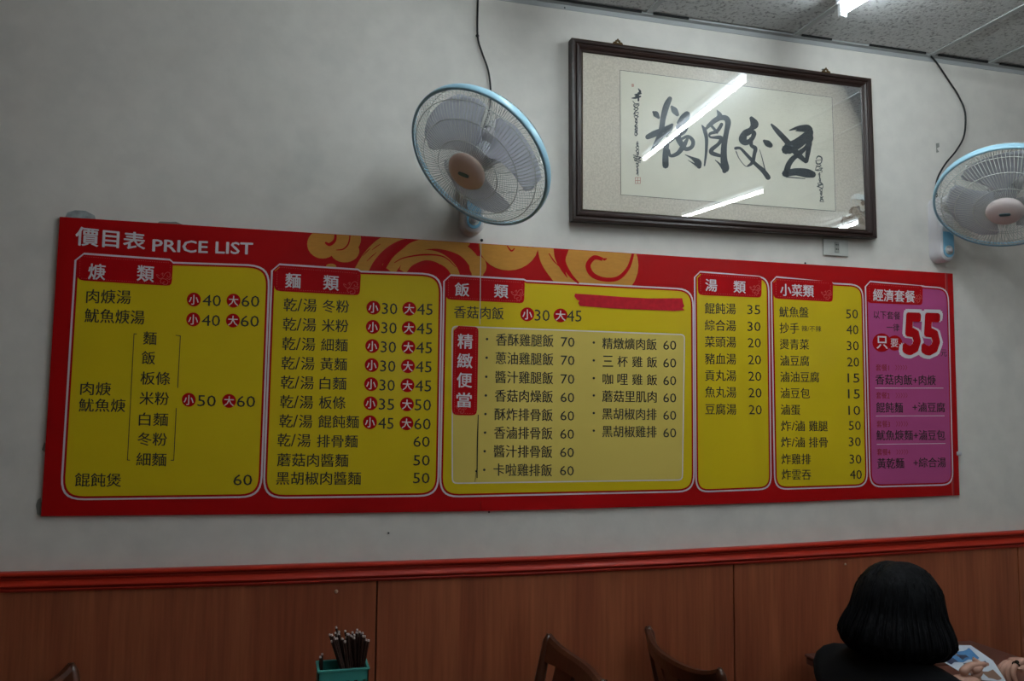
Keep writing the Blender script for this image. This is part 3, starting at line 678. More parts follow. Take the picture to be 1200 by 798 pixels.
# ================================================================== SOCKET PLATE
c0 = W(963.3, 279.5); c1 = W(993, 301.3); cx = (c0.x+c1.x)/2
r = empty('wall_socket', (cx, YW-.001, (c0.z+c1.z)/2), 'ivory wall socket plate just under the right end of the picture frame', 'socket')
mb = MB(); mb.box((c0.x, YW-.008, c1.z), (c1.x, YW, c0.z), bev=.002); mb.build('plate', WHITEC, r)
q = W(979, 290.3); mb = MB(); mb.box((q.x-.010, YW-.0105, q.z-.020), (q.x+.010, YW-.007, q.z+.020), bev=.0012); mb.build('insert', mat('insert', (.30, .30, .27), .4), r)
for dz in (-.009, .008):
    mb = MB(); mb.box((q.x-.0055, YW-.0112, q.z+dz-.001), (q.x-.0015, YW-.0104, q.z+dz+.004)); mb.box((q.x+.002, YW-.0112, q.z+dz-.001), (q.x+.005, YW-.0104, q.z+dz+.004)); mb.build('slot', GAP, r)

# ================================================================== FRAMED CALLIGRAPHY
OUT = [(670, 44), (1021, 92), (1028, 279), (671, 258)]
INN = [(683, 58.8), (1010.8, 101.3), (1017.7, 269.6), (683, 245)]
PAP = [(726.5, 82.2), (975, 114.2), (979.2, 247.6), (727.6, 228.2)]
zlo = W(671, 258, 2.655).z; zhi = W(670, 44, 2.645).z
def FY(z, d=0): return 2.656 - (z-zlo)*math.tan(math.radians(.05)) - d     # leans forward a little at the top
def FP(px, py, d=0):
    Y = 2.65-d
    for _ in range(3): p = W(px, py, Y); Y = FY(p.z, d)
    return Vector((p.x, Y, p.z))
root = empty('framed_calligraphy', (FP(848, 268).x, 2.68, zlo), 'large dark wood frame with brush calligraphy behind glass, high on the wall between the fans', 'picture')
ST = FP(1006, 262, -.012); STAIN = tuple(ST - WL[root])
PAPM = paper_mat(); PAPER = mat('old_paper', (.80, .745, .63), .8, spec=.15, noise=(6, .05, (1, 1, 1), 4), bump=(12, .1, (1, 1, 1)))
# moulding: mitred profile between the outer and the inner outline, (fraction across, height)
prof = [(0, -.034), (0, -.004), (.03, 0), (.16, .0015), (.30, 0), (.36, -.004), (.42, -.005), (.50, -.001), (.62, .000), (.74, -.003), (.84, -.008), (.92, -.009), (1, -.011), (1, -.016)]
names = 4; O = [FP(*p) for p in OUT]; I = [FP(*p) for p in INN]
for i in range(4):
    j = (i+1) % 4; mb = MB(); vs = []
    for k in (i, j):
        for f, h in prof:
            p = O[k].lerp(I[k], f); vs.append(Vector((p.x, FY(p.z, h), p.z)))
    n = len(prof); mb.add(vs, [(a, a+1, n+a+1, n+a) for a in range(n-1)]); mb.build('frame_rail', DARKWOOD, root)
mb = MB(); mb.prism([FP(*p, -.030) for p in OUT], (0, .004, 0)); mb.build('backing_board', mat('board', (.2, .14, .08), .8), root)
mb = MB(); mb.poly([FP(*p, -.0165) for p in INN]); mb.build('silk_mount', PAPM, root)
mb = MB(); mb.poly([FP(*p, -.0158) for p in PAP], 0)
class Brush(Flat):
    def P(s, x, y, d): return FP(x, y, d-.0158)
F = Brush()
for a, b in zip(PAP, PAP[1:]+PAP[:1]): F.stroke([(*a, .5), (*b, .5)], .0003, 1, ends=False, sm=False)
F.v = mb.v + F.v; F.f = mb.f + [tuple(k+4 for k in f) for f in F.f]; F.mi = mb.mi + F.mi; F.sm = mb.sm + F.sm
sheet_o = F.build('paper_sheet', [PAPER, INK2], root)
F = Brush()
A3 = lambda q: [(720+x/5.319, 80+y/5.319, w/5.319) for x, y, w in q]
A4 = lambda q: [(850+x/3.9875, 80+y/3.9875, w/3.9875) for x, y, w in q]
dd = [.0005]
def br(q): dd[0] += .00001; F.stroke([(x, y, w*1.22) for x, y, w in q], dd[0], 0, 8)
for q in ([(242, 272, 10), (258, 285, 30), (276, 308, 14)], [(358, 240, 14), (374, 262, 32), (392, 288, 20)],
          [(345, 190, 24), (324, 235, 32), (304, 310, 28), (294, 375, 27), (276, 430, 24), (248, 490, 20), (222, 530, 8)],
          [(208, 428, 26), (250, 408, 32), (310, 382, 26), (360, 352, 14)], [(360, 352, 12), (345, 385, 22), (300, 425, 18), (262, 470, 12)],
          [(452, 288, 34), (425, 306, 26), (395, 340, 12)], [(462, 300, 14), (440, 330, 22), (392, 366, 18), (420, 372, 12)],
          [(335, 430, 18), (322, 500, 28), (318, 560, 32), (319, 606, 32)], [(330, 470, 14), (380, 430, 16), (430, 400, 20), (452, 372, 14)],
          [(405, 398, 18), (400, 440, 30), (440, 500, 22), (480, 492, 20), (490, 455, 20), (460, 425, 16), (420, 440, 14)],
          [(455, 440, 14), (430, 485, 26), (395, 530, 22), (350, 545, 16), (338, 510, 14)],
          [(440, 538, 3), (485, 560, 14), (520, 585, 34), (528, 612, 24)], [(458, 572, 2), (500, 598, 8), (528, 618, 12)],
          [(545, 355, 5), (562, 385, 20), (574, 440, 18), (572, 520, 14), (562, 606, 8)], [(640, 262, 5), (656, 300, 30), (620, 335, 18), (566, 380, 14)],
          [(582, 360, 16), (630, 320, 22), (685, 308, 28), (708, 335, 30), (698, 400, 26), (684, 480, 30), (682, 560, 34), (690, 622, 42), (686, 640, 24)],
          [(628, 572, 3), (655, 596, 10), (682, 632, 16)], [(668, 350, 18), (640, 392, 18), (596, 408, 14), (600, 430, 10), (664, 434, 22), (650, 470, 18), (606, 508, 22), (612, 530, 22), (670, 548, 16)],
          [(598, 350, 14), (640, 400, 14)]): br(A3(q))
for q in ([(122, 234, 16), (136, 262, 32), (118, 284, 16), (92, 300, 20), (82, 330, 32), (96, 346, 24), (122, 334, 16), (134, 306, 18), (126, 296, 14), (100, 305, 22)],
          [(120, 330, 16), (122, 360, 14), (140, 374, 16), (136, 400, 14), (126, 440, 14), (104, 456, 5)],
          [(48, 374, 12), (70, 374, 10), (96, 400, 12), (140, 446, 14), (176, 478, 18), (200, 510, 20)], [(50, 388, 4), (66, 424, 3), (96, 458, 3), (124, 452, 3)],
          [(160, 380, 2), (172, 420, 3), (192, 500, 5)], [(182, 340, 12), (196, 350, 24), (210, 360, 20)],
          [(216, 263, 8), (240, 290, 18), (286, 340, 22), (330, 392, 24), (376, 436, 14)], [(300, 290, 4), (340, 278, 14), (385, 276, 20), (400, 290, 12)], [(330, 292, 4), (370, 286, 20), (398, 288, 14)],
          [(396, 284, 20), (388, 310, 34), (340, 350, 40), (296, 374, 44), (284, 380, 36)], [(402, 312, 8), (400, 330, 18), (376, 370, 14), (352, 392, 20)],
          [(402, 350, 6), (388, 385, 18), (380, 434, 14)], [(352, 398, 14), (318, 420, 20), (296, 450, 22), (286, 484, 24)], [(280, 492, 26), (330, 484, 28), (380, 490, 34), (408, 496, 26)],
          [(284, 508, 4), (330, 512, 4), (372, 516, 3)]): br(A4(q))
tag(F.build('brush_characters', INK, root), kind='stuff')
F = Brush(); rnd = random.Random(3)
def scrawl(xc, y0, y1, amp, w0, seed, slope=0):
    """one running column of thin cursive characters"""
    r_ = random.Random(seed); y = y0; k = 0
    while y < y1:
        q = []; p1, p2 = r_.uniform(0, 6), r_.uniform(0, 6); st = r_.uniform(.55, .85); n_ = r_.randint(9, 15); a1 = r_.uniform(.6, 1); a2 = r_.uniform(.3, .7)
        for t in range(n_):
            x = xc + slope*(y-y0) + amp*(a1*math.sin(1.9*t+p1) + a2*math.sin(4.3*t+p2))*.95
            q.append((x, y+1.7*math.sin(2.7*t+p2), w0*(.55+.75*abs(math.sin(1.3*t+p1))))); y += st
        k += 1; F.stroke(q, .0005+.00001*k, 0, 5); y += r_.uniform(-.4, 1.6)
F.stroke([(748, 104, 1), (750, 108, 3), (745, 113, 2)], .0005); F.stroke([(740.5, 115, 1), (745, 114.5, 2.6), (750.5, 113, 2)], .0006); F.stroke([(748, 109, 2), (748.2, 118, 2)], .0007); F.stroke([(744, 111, 1.5), (751, 109.5, 2)], .0008)
scrawl(745.5, 120, 153, 3.6, .75, 5); scrawl(747, 166, 201, 3.4, .75, 11); 
F.stroke([(956.5, 186, 1), (959, 183, 1.6), (963, 185, 1.6), (962, 191, 1.2), (957.5, 192, 1.6), (956, 188, 1)], .0005); F.stroke([(957, 188, .8), (962, 187.5, .8)], .0005)
scrawl(959, 193, 236, 4, .8, 21, .10)
tag(F.build('small_inscriptions', INK, root), kind='stuff')
F = Brush()
for a, b in (((744.5, 208), (750.5, 215)), ((740.5, 98.5), (742.5, 101.5))):
    for k in range(3):
        x = lerp(a[0], b[0], k/2); y = lerp(a[1], b[1], k/2)
        F.stroke([(x, a[1], .6), (x, b[1], .6)], .0005, ends=False, sm=False); F.stroke([(a[0], y, .6), (b[0], y, .6)], .0006, ends=False, sm=False)
tag(F.build('seal_marks', SEAL, root), 'faint red seal stamps', kind='stuff')
mb = MB(); mb.poly([FP(*p, -.0125) for p in INN]); mb.build('glass_pane', GLASS, root)
for px, py in ((724, 50.5), (968, 84)):
    c = FP(px, py, -.012); mb = MB()
    for q in ([(-.020, -.002), (-.016, .004), (-.010, .004), (-.008, .010), (-.003, .011), (0, .016), (.003, .011), (.008, .010), (.010, .004), (.016, .004), (.020, -.002)], [(-.008, .002), (-.005, .007), (0, .009), (.005, .007), (.008, .002)]):
        mb.tube([(c.x+x*.9, c.y, c.z+z*1.05-.002) for x, z in spline(q, 3)], .0022, 6)
    mb.box((c.x-.014, c.y-.001, c.z-.010), (c.x+.014, c.y+.002, c.z+.001)); mb.build('hanger', BRASS, root)
for px in (724, 968):
    mb = MB(); c = FP(px, 48 if px < 800 else 81, -.02); mb.tube([(c.x, c.y, c.z), (c.x, YW+.01, c.z+.012)], .0025, 6)
    mb.build('hanging_nail', STEEL, root)

# ================================================================== WALL FANS
def frame_of(px, py, Y, ang, pd):
    """head centre on the wall side of the room; ang = angle off the line of sight, pd = where it turns in the view (right, up)"""
    C = W(px, py, Y); v = (CAM-C).normalized()
    r = CR - v*CR.dot(v); r.normalize(); u = CU - v*CU.dot(v); u = (u - r*u.dot(r)).normalized()
    l = math.hypot(*pd); side = r*(pd[0]/l) + u*(pd[1]/l)
    n = v*math.cos(ang) + side*math.sin(ang)
    return C, n, r, u
def wall_fan(C, n, ex, ey, blades, bx, bz0, bz1, label, cap_m, cord, Rr=.229, spin=0):
    """C rim centre, n facing, ex/ey in-plane axes; bracket centred on bx from bz0 to bz1"""
    root = empty('wall_fan', (bx, YW-.002, bz0), label, 'fan', 'wall fans with pale blue trim')
    M = Matrix((ex, ey, n)).transposed().to_4x4(); M.translation = C
    P = lambda r_, a, z: M @ Vector((r_*math.cos(a), r_*math.sin(a), z))
    # blue rim band with lip
    mb = MB(); prof = [(Rr-.004, .004), (Rr+.002, .006), (Rr+.005, .002), (Rr+.006, -.009), (Rr+.005, -.017), (Rr+.003, -.020), (Rr+.002, -.017), (Rr+.003, -.010), (Rr-.001, -.000), (Rr-.004, .004)]
    mb.lathe(prof, M, 72); mb.build('rim_band', BLUER, root)
    # guards
    NW = 104
    mb = MB()
    for k in range(NW):
        a = 2*PI*k/NW; pts = []
        for rr, z, sw in ((.040, .066, 0), (.085, .064, .10), (.135, .056, .17), (.175, .042, .21), (.203, .022, .235), (Rr-.003, .002, .245)): pts.append(P(rr, a+sw, z))
        mb.tube(pts, .0011, 4, cap=False, smooth=False)
    for rr, z in ((.046, .067), (.100, .0635), (.160, .049), (.205, .021)):
        mb.tube([P(rr, 2*PI*k/56, z) for k in range(57)], .0013, 5, cap=False)
    tag(mb.build('front_guard', WIRE, root), kind='stuff')
    mb = MB()
    for k in range(NW):
        a = 2*PI*k/NW; pts = []
        for rr, z, sw in ((.045, -.095, 0), (.10, -.094, -.10), (.150, -.084, -.17), (.185, -.068, -.21), (.212, -.045, -.235), (Rr-.001, -.022, -.245)): pts.append(P(rr, a+sw, z))
        mb.tube(pts, .0011, 4, cap=False, smooth=False)
    for rr, z in ((.105, -.095), (.165, -.080), (.212, -.047)):
        mb.tube([P(rr, 2*PI*k/56, z) for k in range(57)], .0013, 5, cap=False)
    tag(mb.build('rear_guard', WIRE, root), kind='stuff')
    # three broad pitched blades
    for b in blades:
        a0 = math.radians(b); mb = MB(); vs = []; NR, NA = 12, 10
        for i in range(NR+1):
            t = i/NR; rr = lerp(.030, .193, t)
            lead = lerp(math.radians(28), math.radians(52), min(1, t*1.25)**.8); lead *= (1-max(0, t-.86)**2*16)
            trail = lerp(math.radians(30), math.radians(52), min(1, t*1.1)); trail *= (1-max(0, t-.80)**2*14)
            for j in range(NA+1):
                s = j/NA; th = lerp(-trail, lead, s)
                z = (s-.5)*.050*(.9-.3*t) - .022 + .008*math.sin(PI*s)
                vs.append(P(rr, a0+th, z))
        fs = [(i*(NA+1)+j, i*(NA+1)+j+1, (i+1)*(NA+1)+j+1, (i+1)*(NA+1)+j) for i in range(NR) for j in range(NA)]
        mb.add(vs, fs, 0, True); o = mb.build('blade', BLADE, root)
        md = o.modifiers.new('thickness', 'SOLIDIFY'); md.thickness = .0016
    mb = MB(); mb.lathe([(0, .012), (.020, .012), (.033, .004), (.036, -.02), (.036, -.048), (.0, -.048)], M, 28); mb.build('rotor_hub', GREYM, root)
    # centre cap with oval badge
    mb = MB(); mb.lathe([(0, .085), (.026, .0845), (.046, .081), (.057, .075), (.061, .068), (.060, .062), (0, .062)], M, 36); cap = mb.build('centre_cap', cap_m, root)
    mb = MB(); B2 = M @ Matrix.Rotation(math.radians(spin), 4, 'Z'); vs = []
    for z in (.0840, .0870):
        for k in range(20):
            t = 2*PI*k/20; vs.append(B2 @ Vector((.018*math.copysign(abs(math.cos(t))**.5, math.cos(t)), .006*math.copysign(abs(math.sin(t))**.7, math.sin(t)), z)))
    mb.add(vs, [tuple(range(20, 40))] + [(k, (k+1) % 20, (k+1) % 20+20, k+20) for k in range(20)]); mb.build('badge', BADGE, cap)
    # motor
    mb = MB(); mb.lathe([(0, -.060), (.046, -.062), (.056, -.070), (.058, -.10), (.056, -.135), (.048, -.158), (.030, -.170), (0, -.172)], M, 32); mot = mb.build('motor_housing', WHITEP, root)
    mb = MB(); 
    for k in range(10):
        a = 2*PI*k/10; mb.tube([P(.0585, a, -.085), P(.0575, a, -.125)], .0025, 4)
    mb.build('vent_rib', GREYM, mot)
    tail = M @ Vector((0, 0, -.168)); tip = tail + Vector((0, 0, .022)); mb = MB(); mb.tube([tail-Vector((0, 0, .004)), tip], .007, 10); mb.build('oscillation_knob', GREYM, mot)
    # neck: from the motor down into the bracket
    mp = M @ Vector((0, 0, -.115)); mp -= Vector((0, 0, .045))
    top = Vector((bx, YW-.075, bz1-.02)); mb = MB()
    mb.tube([mp+Vector((0, 0, .03)), mp, mp.lerp(top, .5)+Vector((0, -.0, -.012)), top, Vector((bx, YW-.045, bz1-.05))], [.024, .022, .021, .024, .026], 16); mb.build('neck', WHITEP, root)
    # bracket: rounded upright body
    wd2 = .036; vs = []; fs = []; secs = [(YW, 0), (YW-.045, 0), (YW-.056, .004), (YW-.060, .010)]
    for y, ins in secs:
        w2 = wd2-ins
        for k in range(13): a = PI+PI*k/12; vs.append((bx+w2*math.cos(a), y, bz0+wd2+w2*math.sin(a)))
        for k in range(13): a = PI*k/12; vs.append((bx+w2*math.cos(a), y, bz1-wd2+w2*math.sin(a)))
    for i in range(len(secs)-1):
        for k in range(26): a = i*26+k; b = i*26+(k+1) % 26; fs.append((a, a+26, b+26, b))
    fs.append(tuple(range((len(secs)-1)*26, len(secs)*26)))
    mb = MB(); mb.add(vs, fs, 0, False); body = mb.build('bracket', WHITEP, root)
    w2 = .021; zc = bz0+.040; vs = []
    for y in (YW-.059, YW-.0635):
        for k in range(13): a = PI+PI*k/12; vs.append((bx+w2*math.cos(a)*1.12, y, zc+w2*math.sin(a)*1.12))
        vs += [(bx+w2*1.12, y, zc+.075), (bx-w2*1.12, y, zc+.075)]
    mb = MB(); mb.add(vs, [tuple(range(15, 30))] + [(k, k+15, (k+1) % 15+15, (k+1) % 15) for k in range(15)]); pl = mb.build('control_plate', BLUEP, root)
    mb = MB(); Mk = Matrix.Translation((bx, YW-.062, zc+.004)) @ Matrix.Rotation(PI/2, 4, 'X'); mb.lathe([(0, .012), (.008, .0118), (.0105, .009), (.011, -.003)], Mk, 20); mb.box((bx-.0015, YW-.077, zc-.004), (bx+.0015, YW-.073, zc+.012)); mb.build('speed_knob', WHITEP, pl)
    mb = MB(); mb.lathe([(.012, .003), (.0175, .003), (.0175, 0)], Mk, 24); mb.build('dial_ring', WHITEC, pl)
    mb = MB(); mb.tube(cord, .0034, 8); mb.build('power_cord', BLACKC, root)
    return root
C, n, r_, u_ = frame_of(560.5, 187, 2.40, math.radians(46), (-.707, -.707))
maj = (r_*.707 - u_*.707); maj = (maj - n*maj.dot(n)).normalized(); mnr = n.cross(maj)
ex = maj*math.cos(PI/4) - mnr*math.sin(-PI/4)*1; ey = n.cross(ex)
cord = [W(x, y, Y) for x, y, Y in spline([(560.5, -30, YW-.006), (560, 0, YW-.006), (559.8, 42, YW-.008), (565, 62, YW-.010), (572, 82, YW-.014), (575, 106, YW-.016), (573.5, 130, YW-.016), (567, 150, YW-.016), (560, 185, YW-.012), (556, 215, YW-.01)], 6)]
wall_fan(C, n, ex, ey, (127.7, 7.7, -112.3), .607, 2.158, 2.40, 'left wall fan tilted down to the left, tan centre cap, above the board', HUBP, cord, spin=-12)
C, n, r_, u_ = frame_of(1178, 233, 2.40, math.radians(41), (.06, -1))
ex = (r_ - n*r_.dot(n)).normalized(); ey = n.cross(ex)
cord = [W(x, y, Y) for x, y, Y in spline([(1091, 66, YW-.018), (1098, 74, YW-.012), (1112, 95, YW-.010), (1123, 112, YW-.012), (1131, 132, YW-.014), (1130, 158, YW-.016), (1121, 176, YW-.018), (1108, 192, YW-.016), (1099, 208, YW-.014), (1097, 222, YW-.012), (1101, 245, YW-.012)], 6)]
wall_fan(C, n, ex, ey, (215, 95, -25), 2.478, 2.170, 2.43, 'right wall fan facing down, pale centre cap, cut off by the right edge', HUBP2, cord, spin=4)

# ================================================================== CHAIRS
def dining_chair(label):
    """back along local Y at x=0, sitter faces +x; curved back bulges to -x"""
    r = empty('dining_chair', (0, 0, 0), label, 'chair', 'dark wooden dining chairs at the wall tables')
    hw = .235
    def bulge(y): return -.045*(1-(y/hw)**2)
    def slope(z): return -.10*max(0, z-.44)/.44
    def topz(y):
        t = abs(y)/hw; return .850 + .030*t**4
    # curved top rail
    mb = MB(); N = 18; vs = []; fs = []
    for i in range(N+1):
        y = lerp(-hw, hw, i/N); x = bulge(y); zt = topz(y); zb = .800
        for dx, z in ((-.012, zb), (.012, zb), (.013, zt-.010), (.007, zt), (-.007, zt), (-.013, zt-.010)): vs.append((x+dx+slope(z), y, z))
    for i in range(N):
        for k in range(6): a = i*6+k; b = i*6+(k+1) % 6; fs.append((a, b, b+6, a+6))
    fs += [tuple(reversed(range(6))), tuple(range(N*6, N*6+6))]
    mb.add(vs, fs, 0, False); mb.build('top_rail', CHAIRWOOD, r)
    for s in (-1, 1):
        mb = MB(); y = s*(hw-.004)
        mb.tube([(-.03, y*.93, 0), (-.005, y*.95, .2), (0, y*.97, .44), (slope(.6), y, .6), (slope(.75), y, .75), (slope(.85), y, .860), (slope(.87), y, .880)], [.014, .018, .020, .019, .0165, .0145, .007], 10); mb.build('back_post', CHAIRWOOD, r)
        mb = MB(); mb.tube([(.40, s*.20, .0), (.395, s*.195, .43)], [.014, .020], 8); mb.build('leg', CHAIRWOOD, r)
        mb = MB(); mb.tube([(-.005, s*.21, .22), (.395, s*.19, .22)], .010, 6); mb.build('stretcher', CHAIRWOOD, r)
    for y in (-.118, 0, .118):
        mb = MB(); b = bulge(y); w = .048
        vs = []
        for z in (.46, .58, .70, .81):
            for yy, dx in ((y-w, -.007), (y+w, -.007), (y+w, .007), (y-w, .007)): vs.append((bulge(yy)*(.6+.4*(z-.46)/.3)+dx+slope(z), yy, z))
        fs = [(0, 3, 2, 1), (12, 13, 14, 15)]
        for i in range(3):
            for k in range(4): a = i*4+k; c = i*4+(k+1) % 4; fs.append((a, c, c+4, a+4))
        mb.add(vs, fs); mb.build('back_slat', CHAIRWOOD, r)
    mb = MB(); pts = []
    for k in range(32):
        t = 2*PI*k/32; c_, s_ = math.cos(t), math.sin(t); pts.append((.19+.225*math.copysign(abs(c_)**.5, c_), .225*math.copysign(abs(s_)**.5, s_), .435))
    mb.prism(pts, (0, 0, .028)); mb.build('seat', CHAIRWOOD, r)
    mb = MB(); mb.box((.01, -.19, .40), (.38, .19, .436)); mb.build('seat_frame', CHAIRWOOD, r)
    return r
spots = [(.765, 2.385, PI, 'dark wooden chair right of the chopstick basket, open gap beside its post'),
         (1.31, 2.395, 0, 'dark wooden chair nearest the black-haired person, its top rail dipping to the right'),
         (-.46, 2.40, math.radians(-9), 'dark chair at the lower left corner, only the tip of its back showing'),
         (1.27, 1.80, 0, 'dark wooden chair the black-haired person sits on'), (2.98, 1.95, PI, 'dark wooden chair across the table, outside the right edge')]
proto = dining_chair(spots[0][3])
for i, (x, y, rz, lb) in enumerate(spots):
    o = proto if i == 0 else copy_tree(proto)
    o.location = (x, y, 0); o.rotation_euler = (0, 0, rz); o['label'] = lb

# ================================================================== TABLES
def table(x0, x1, y0, y1, z, label):
    r = empty('dining_table', ((x0+x1)/2, (y0+y1)/2, 0), label, 'table', 'dark wood tables against the wall')
    mb = MB(); mb.box((x0, y0, z-.010), (x1, y1, z), bev=.003); mb.build('tabletop', TABLEWOOD, r)
    mb = MB(); mb.box((x0+.004, y0+.004, z-.034), (x1-.004, y1-.004, z-.012), bev=.002); mb.build('edge_band', TABLEWOOD, r)
    for a in (x0+.06, x1-.06):
        for b in (y0+.06, y1-.06):
            mb = MB(); mb.box((a-.022, b-.022, 0), (a+.022, b+.022, z-.034), bev=.003); mb.build('leg', CHAIRWOOD, r)
table(1.795, 2.50, 1.45, 2.618, .755, 'brown wooden table whose corner shows left of the black-haired person')
table(-.17, .56, 1.45, 2.60, .735, 'brown wooden table under the teal chopstick holder, below the lower edge')

# ================================================================== CHOPSTICK HOLDER
bx0, bx1, by0, by1, bz0, bz1 = .130, .258, 2.285, 2.375, .735, .917
r = empty('chopstick_holder', ((bx0+bx1)/2, (by0+by1)/2, bz0), 'teal plastic basket full of dark chopsticks at the lower edge of the photo', 'basket')
mb = MB(); t = .003
def slotted(axis, c, a, b):
    """a wall of the basket, with a row of square holes below the rim"""
    holes = 6; ws = (b-a)/holes; 
    def bx(u0, u1, z0, z1):
        if axis == 'x': mb.box((u0, c, z0), (u1, c+t, z1))
        else: mb.box((c, u0, z0), (c+t, u1, z1))
    bx(a, b, bz0, bz1-.040)
    for k in range(holes+1):
        u = a+k*ws; bx(max(a, u-ws*.28), min(b, u+ws*.28), bz1-.040, bz1-.030)
    bx(a, b, bz1-.030, bz1-.006)
slotted('x', by0, bx0, bx1); slotted('x', by1-t, bx0, bx1); slotted('y', bx0, by0, by1); slotted('y', bx1-t, by0, by1)
mb.box((bx0, by0, bz0), (bx1, by1, bz0+t)); mb.build('basket_body', TEAL, r)
mb = MB()
for (a, b) in (((bx0-.003, by0-.003), (bx1+.003, by0+.004)), ((bx0-.003, by1-.004), (bx1+.003, by1+.003)), ((bx0-.003, by0), (bx0+.004, by1)), ((bx1-.004, by0), (bx1+.003, by1))):
    mb.box((a[0], a[1], bz1-.006), (b[0], b[1], bz1), bev=.001)
mb.build('basket_rim', TEAL, r)
def chopstick(b, t_, lb):
    b = Vector(b); t_ = Vector(t_); d = (t_-b).normalized()
    mb = MB(); mb.tube([b, t_], [.0022, .0033], 6, smooth=False, mi=0); mb.tube([t_-d*.0005, t_+d*.004], [.0034, .0030], 6, mi=1, smooth=False)
    return tag(mb.build('chopstick', [STICK, STICKEND], origin=b), lb, 'chopstick', 'dark chopsticks standing in the teal basket')
rn = random.Random(12); nst = 38
for k in range(nst):
    u = k/(nst-1)
    rx = lerp(.186, .248, u) + rn.uniform(-.004, .004); sl = lerp(-.36, .13, u) + rn.uniform(-.05, .05)
    bxp = min(.250, max(.140, rx - sl*.176)); byp = rn.uniform(by0+.018, by1-.018)
    L = rn.uniform(.236, .256) + (.012 if u < .3 else 0)
    if k == 2: L = .272
    sly = rn.uniform(-.07, .09); v = Vector(((rx-bxp)/.176, sly, 1)).normalized()*L
    bb = Vector((bxp, byp, bz0+.006)); tt = bb+v
    tt.y = min(max(tt.y, by0-.01), by1+.01)
    lb = 'dark chopstick leaning in the teal basket among the others'
    chopstick(bb, tt, lb)
for k in range(2):
    chopstick((bx0+.010+k*.006, by0+.03+k*.02, bz0+.005), (bx0+.006+k*.006, by0+.035+k*.025, bz0+.205), 'short dark stick standing alone at the left side of the teal basket')

# ================================================================== PEOPLE
def skin_chain(chains, roots=None, sub=1):
    """chains: lists of (x,y,z,r or (rx,ry)); first chain's points may be shared by naming"""
    vs = []; es = []; rad = []; idx = {}
    for ch in chains:
        prev = None
        for q in ch:
            key = tuple(round(c, 4) for c in q[:3])
            if key not in idx: idx[key] = len(vs); vs.append(q[:3]); rad.append(q[3] if isinstance(q[3], tuple) else (q[3], q[3]))
            i = idx[key]
            if prev is not None: es.append((prev, i))
            prev = i
    me = bpy.data.meshes.new('sk'); me.from_pydata(vs, es, []); o = bpy.data.objects.new('sk', me); COL.objects.link(o)
    o.modifiers.new('s', 'SKIN'); 
    if not me.skin_vertices: me.skin_vertices.new() if hasattr(me.skin_vertices, 'new') else None
    if not me.skin_vertices:
        bpy.context.view_layer.objects.active = o; bpy.ops.mesh.customdata_skin_add()
    for i, rr in enumerate(rad): me.skin_vertices[0].data[i].radius = rr
    me.skin_vertices[0].data[0].use_root = True
    if sub: sb = o.modifiers.new('b', 'SUBSURF'); sb.levels = sub; sb.render_levels = sub
    dg = bpy.context.evaluated_depsgraph_get(); e = o.evaluated_get(dg); em = e.to_mesh()
    out = ([v.co.copy() for v in em.vertices], [tuple(p.vertices) for p in em.polygons]); e.to_mesh_clear()
    bpy.data.objects.remove(o); return out
def ellipsoid(c, r, nu=24, nv=16, fn=None):
    vs = [Vector((c[0], c[1], c[2]+r[2]))]; fs = []
    for j in range(1, nv):
        ph = PI*j/nv
        for i in range(nu):
            th = 2*PI*i/nu; p = Vector((math.sin(ph)*math.cos(th), math.sin(ph)*math.sin(th), math.cos(ph)))
            vs.append(Vector((c[0]+p.x*r[0], c[1]+p.y*r[1], c[2]+p.z*r[2])))
    vs.append(Vector((c[0], c[1], c[2]-r[2])))
    for i in range(nu): fs.append((0, 1+i, 1+(i+1) % nu))
    for j in range(nv-2):
        for i in range(nu): a = 1+j*nu+i; b = 1+j*nu+(i+1) % nu; fs.append((a, a+nu, b+nu, b))
    n = len(vs)-1
    for i in range(nu): fs.append((n, 1+(nv-2)*nu+(i+1) % nu, 1+(nv-2)*nu+i))
    if fn: vs = [fn(v) for v in vs]
    return vs, fs
def bez(a, b, c, n):
    return [a*(1-t)**2 + b*2*t*(1-t) + c*t*t for t in [k/n for k in range(n+1)]]
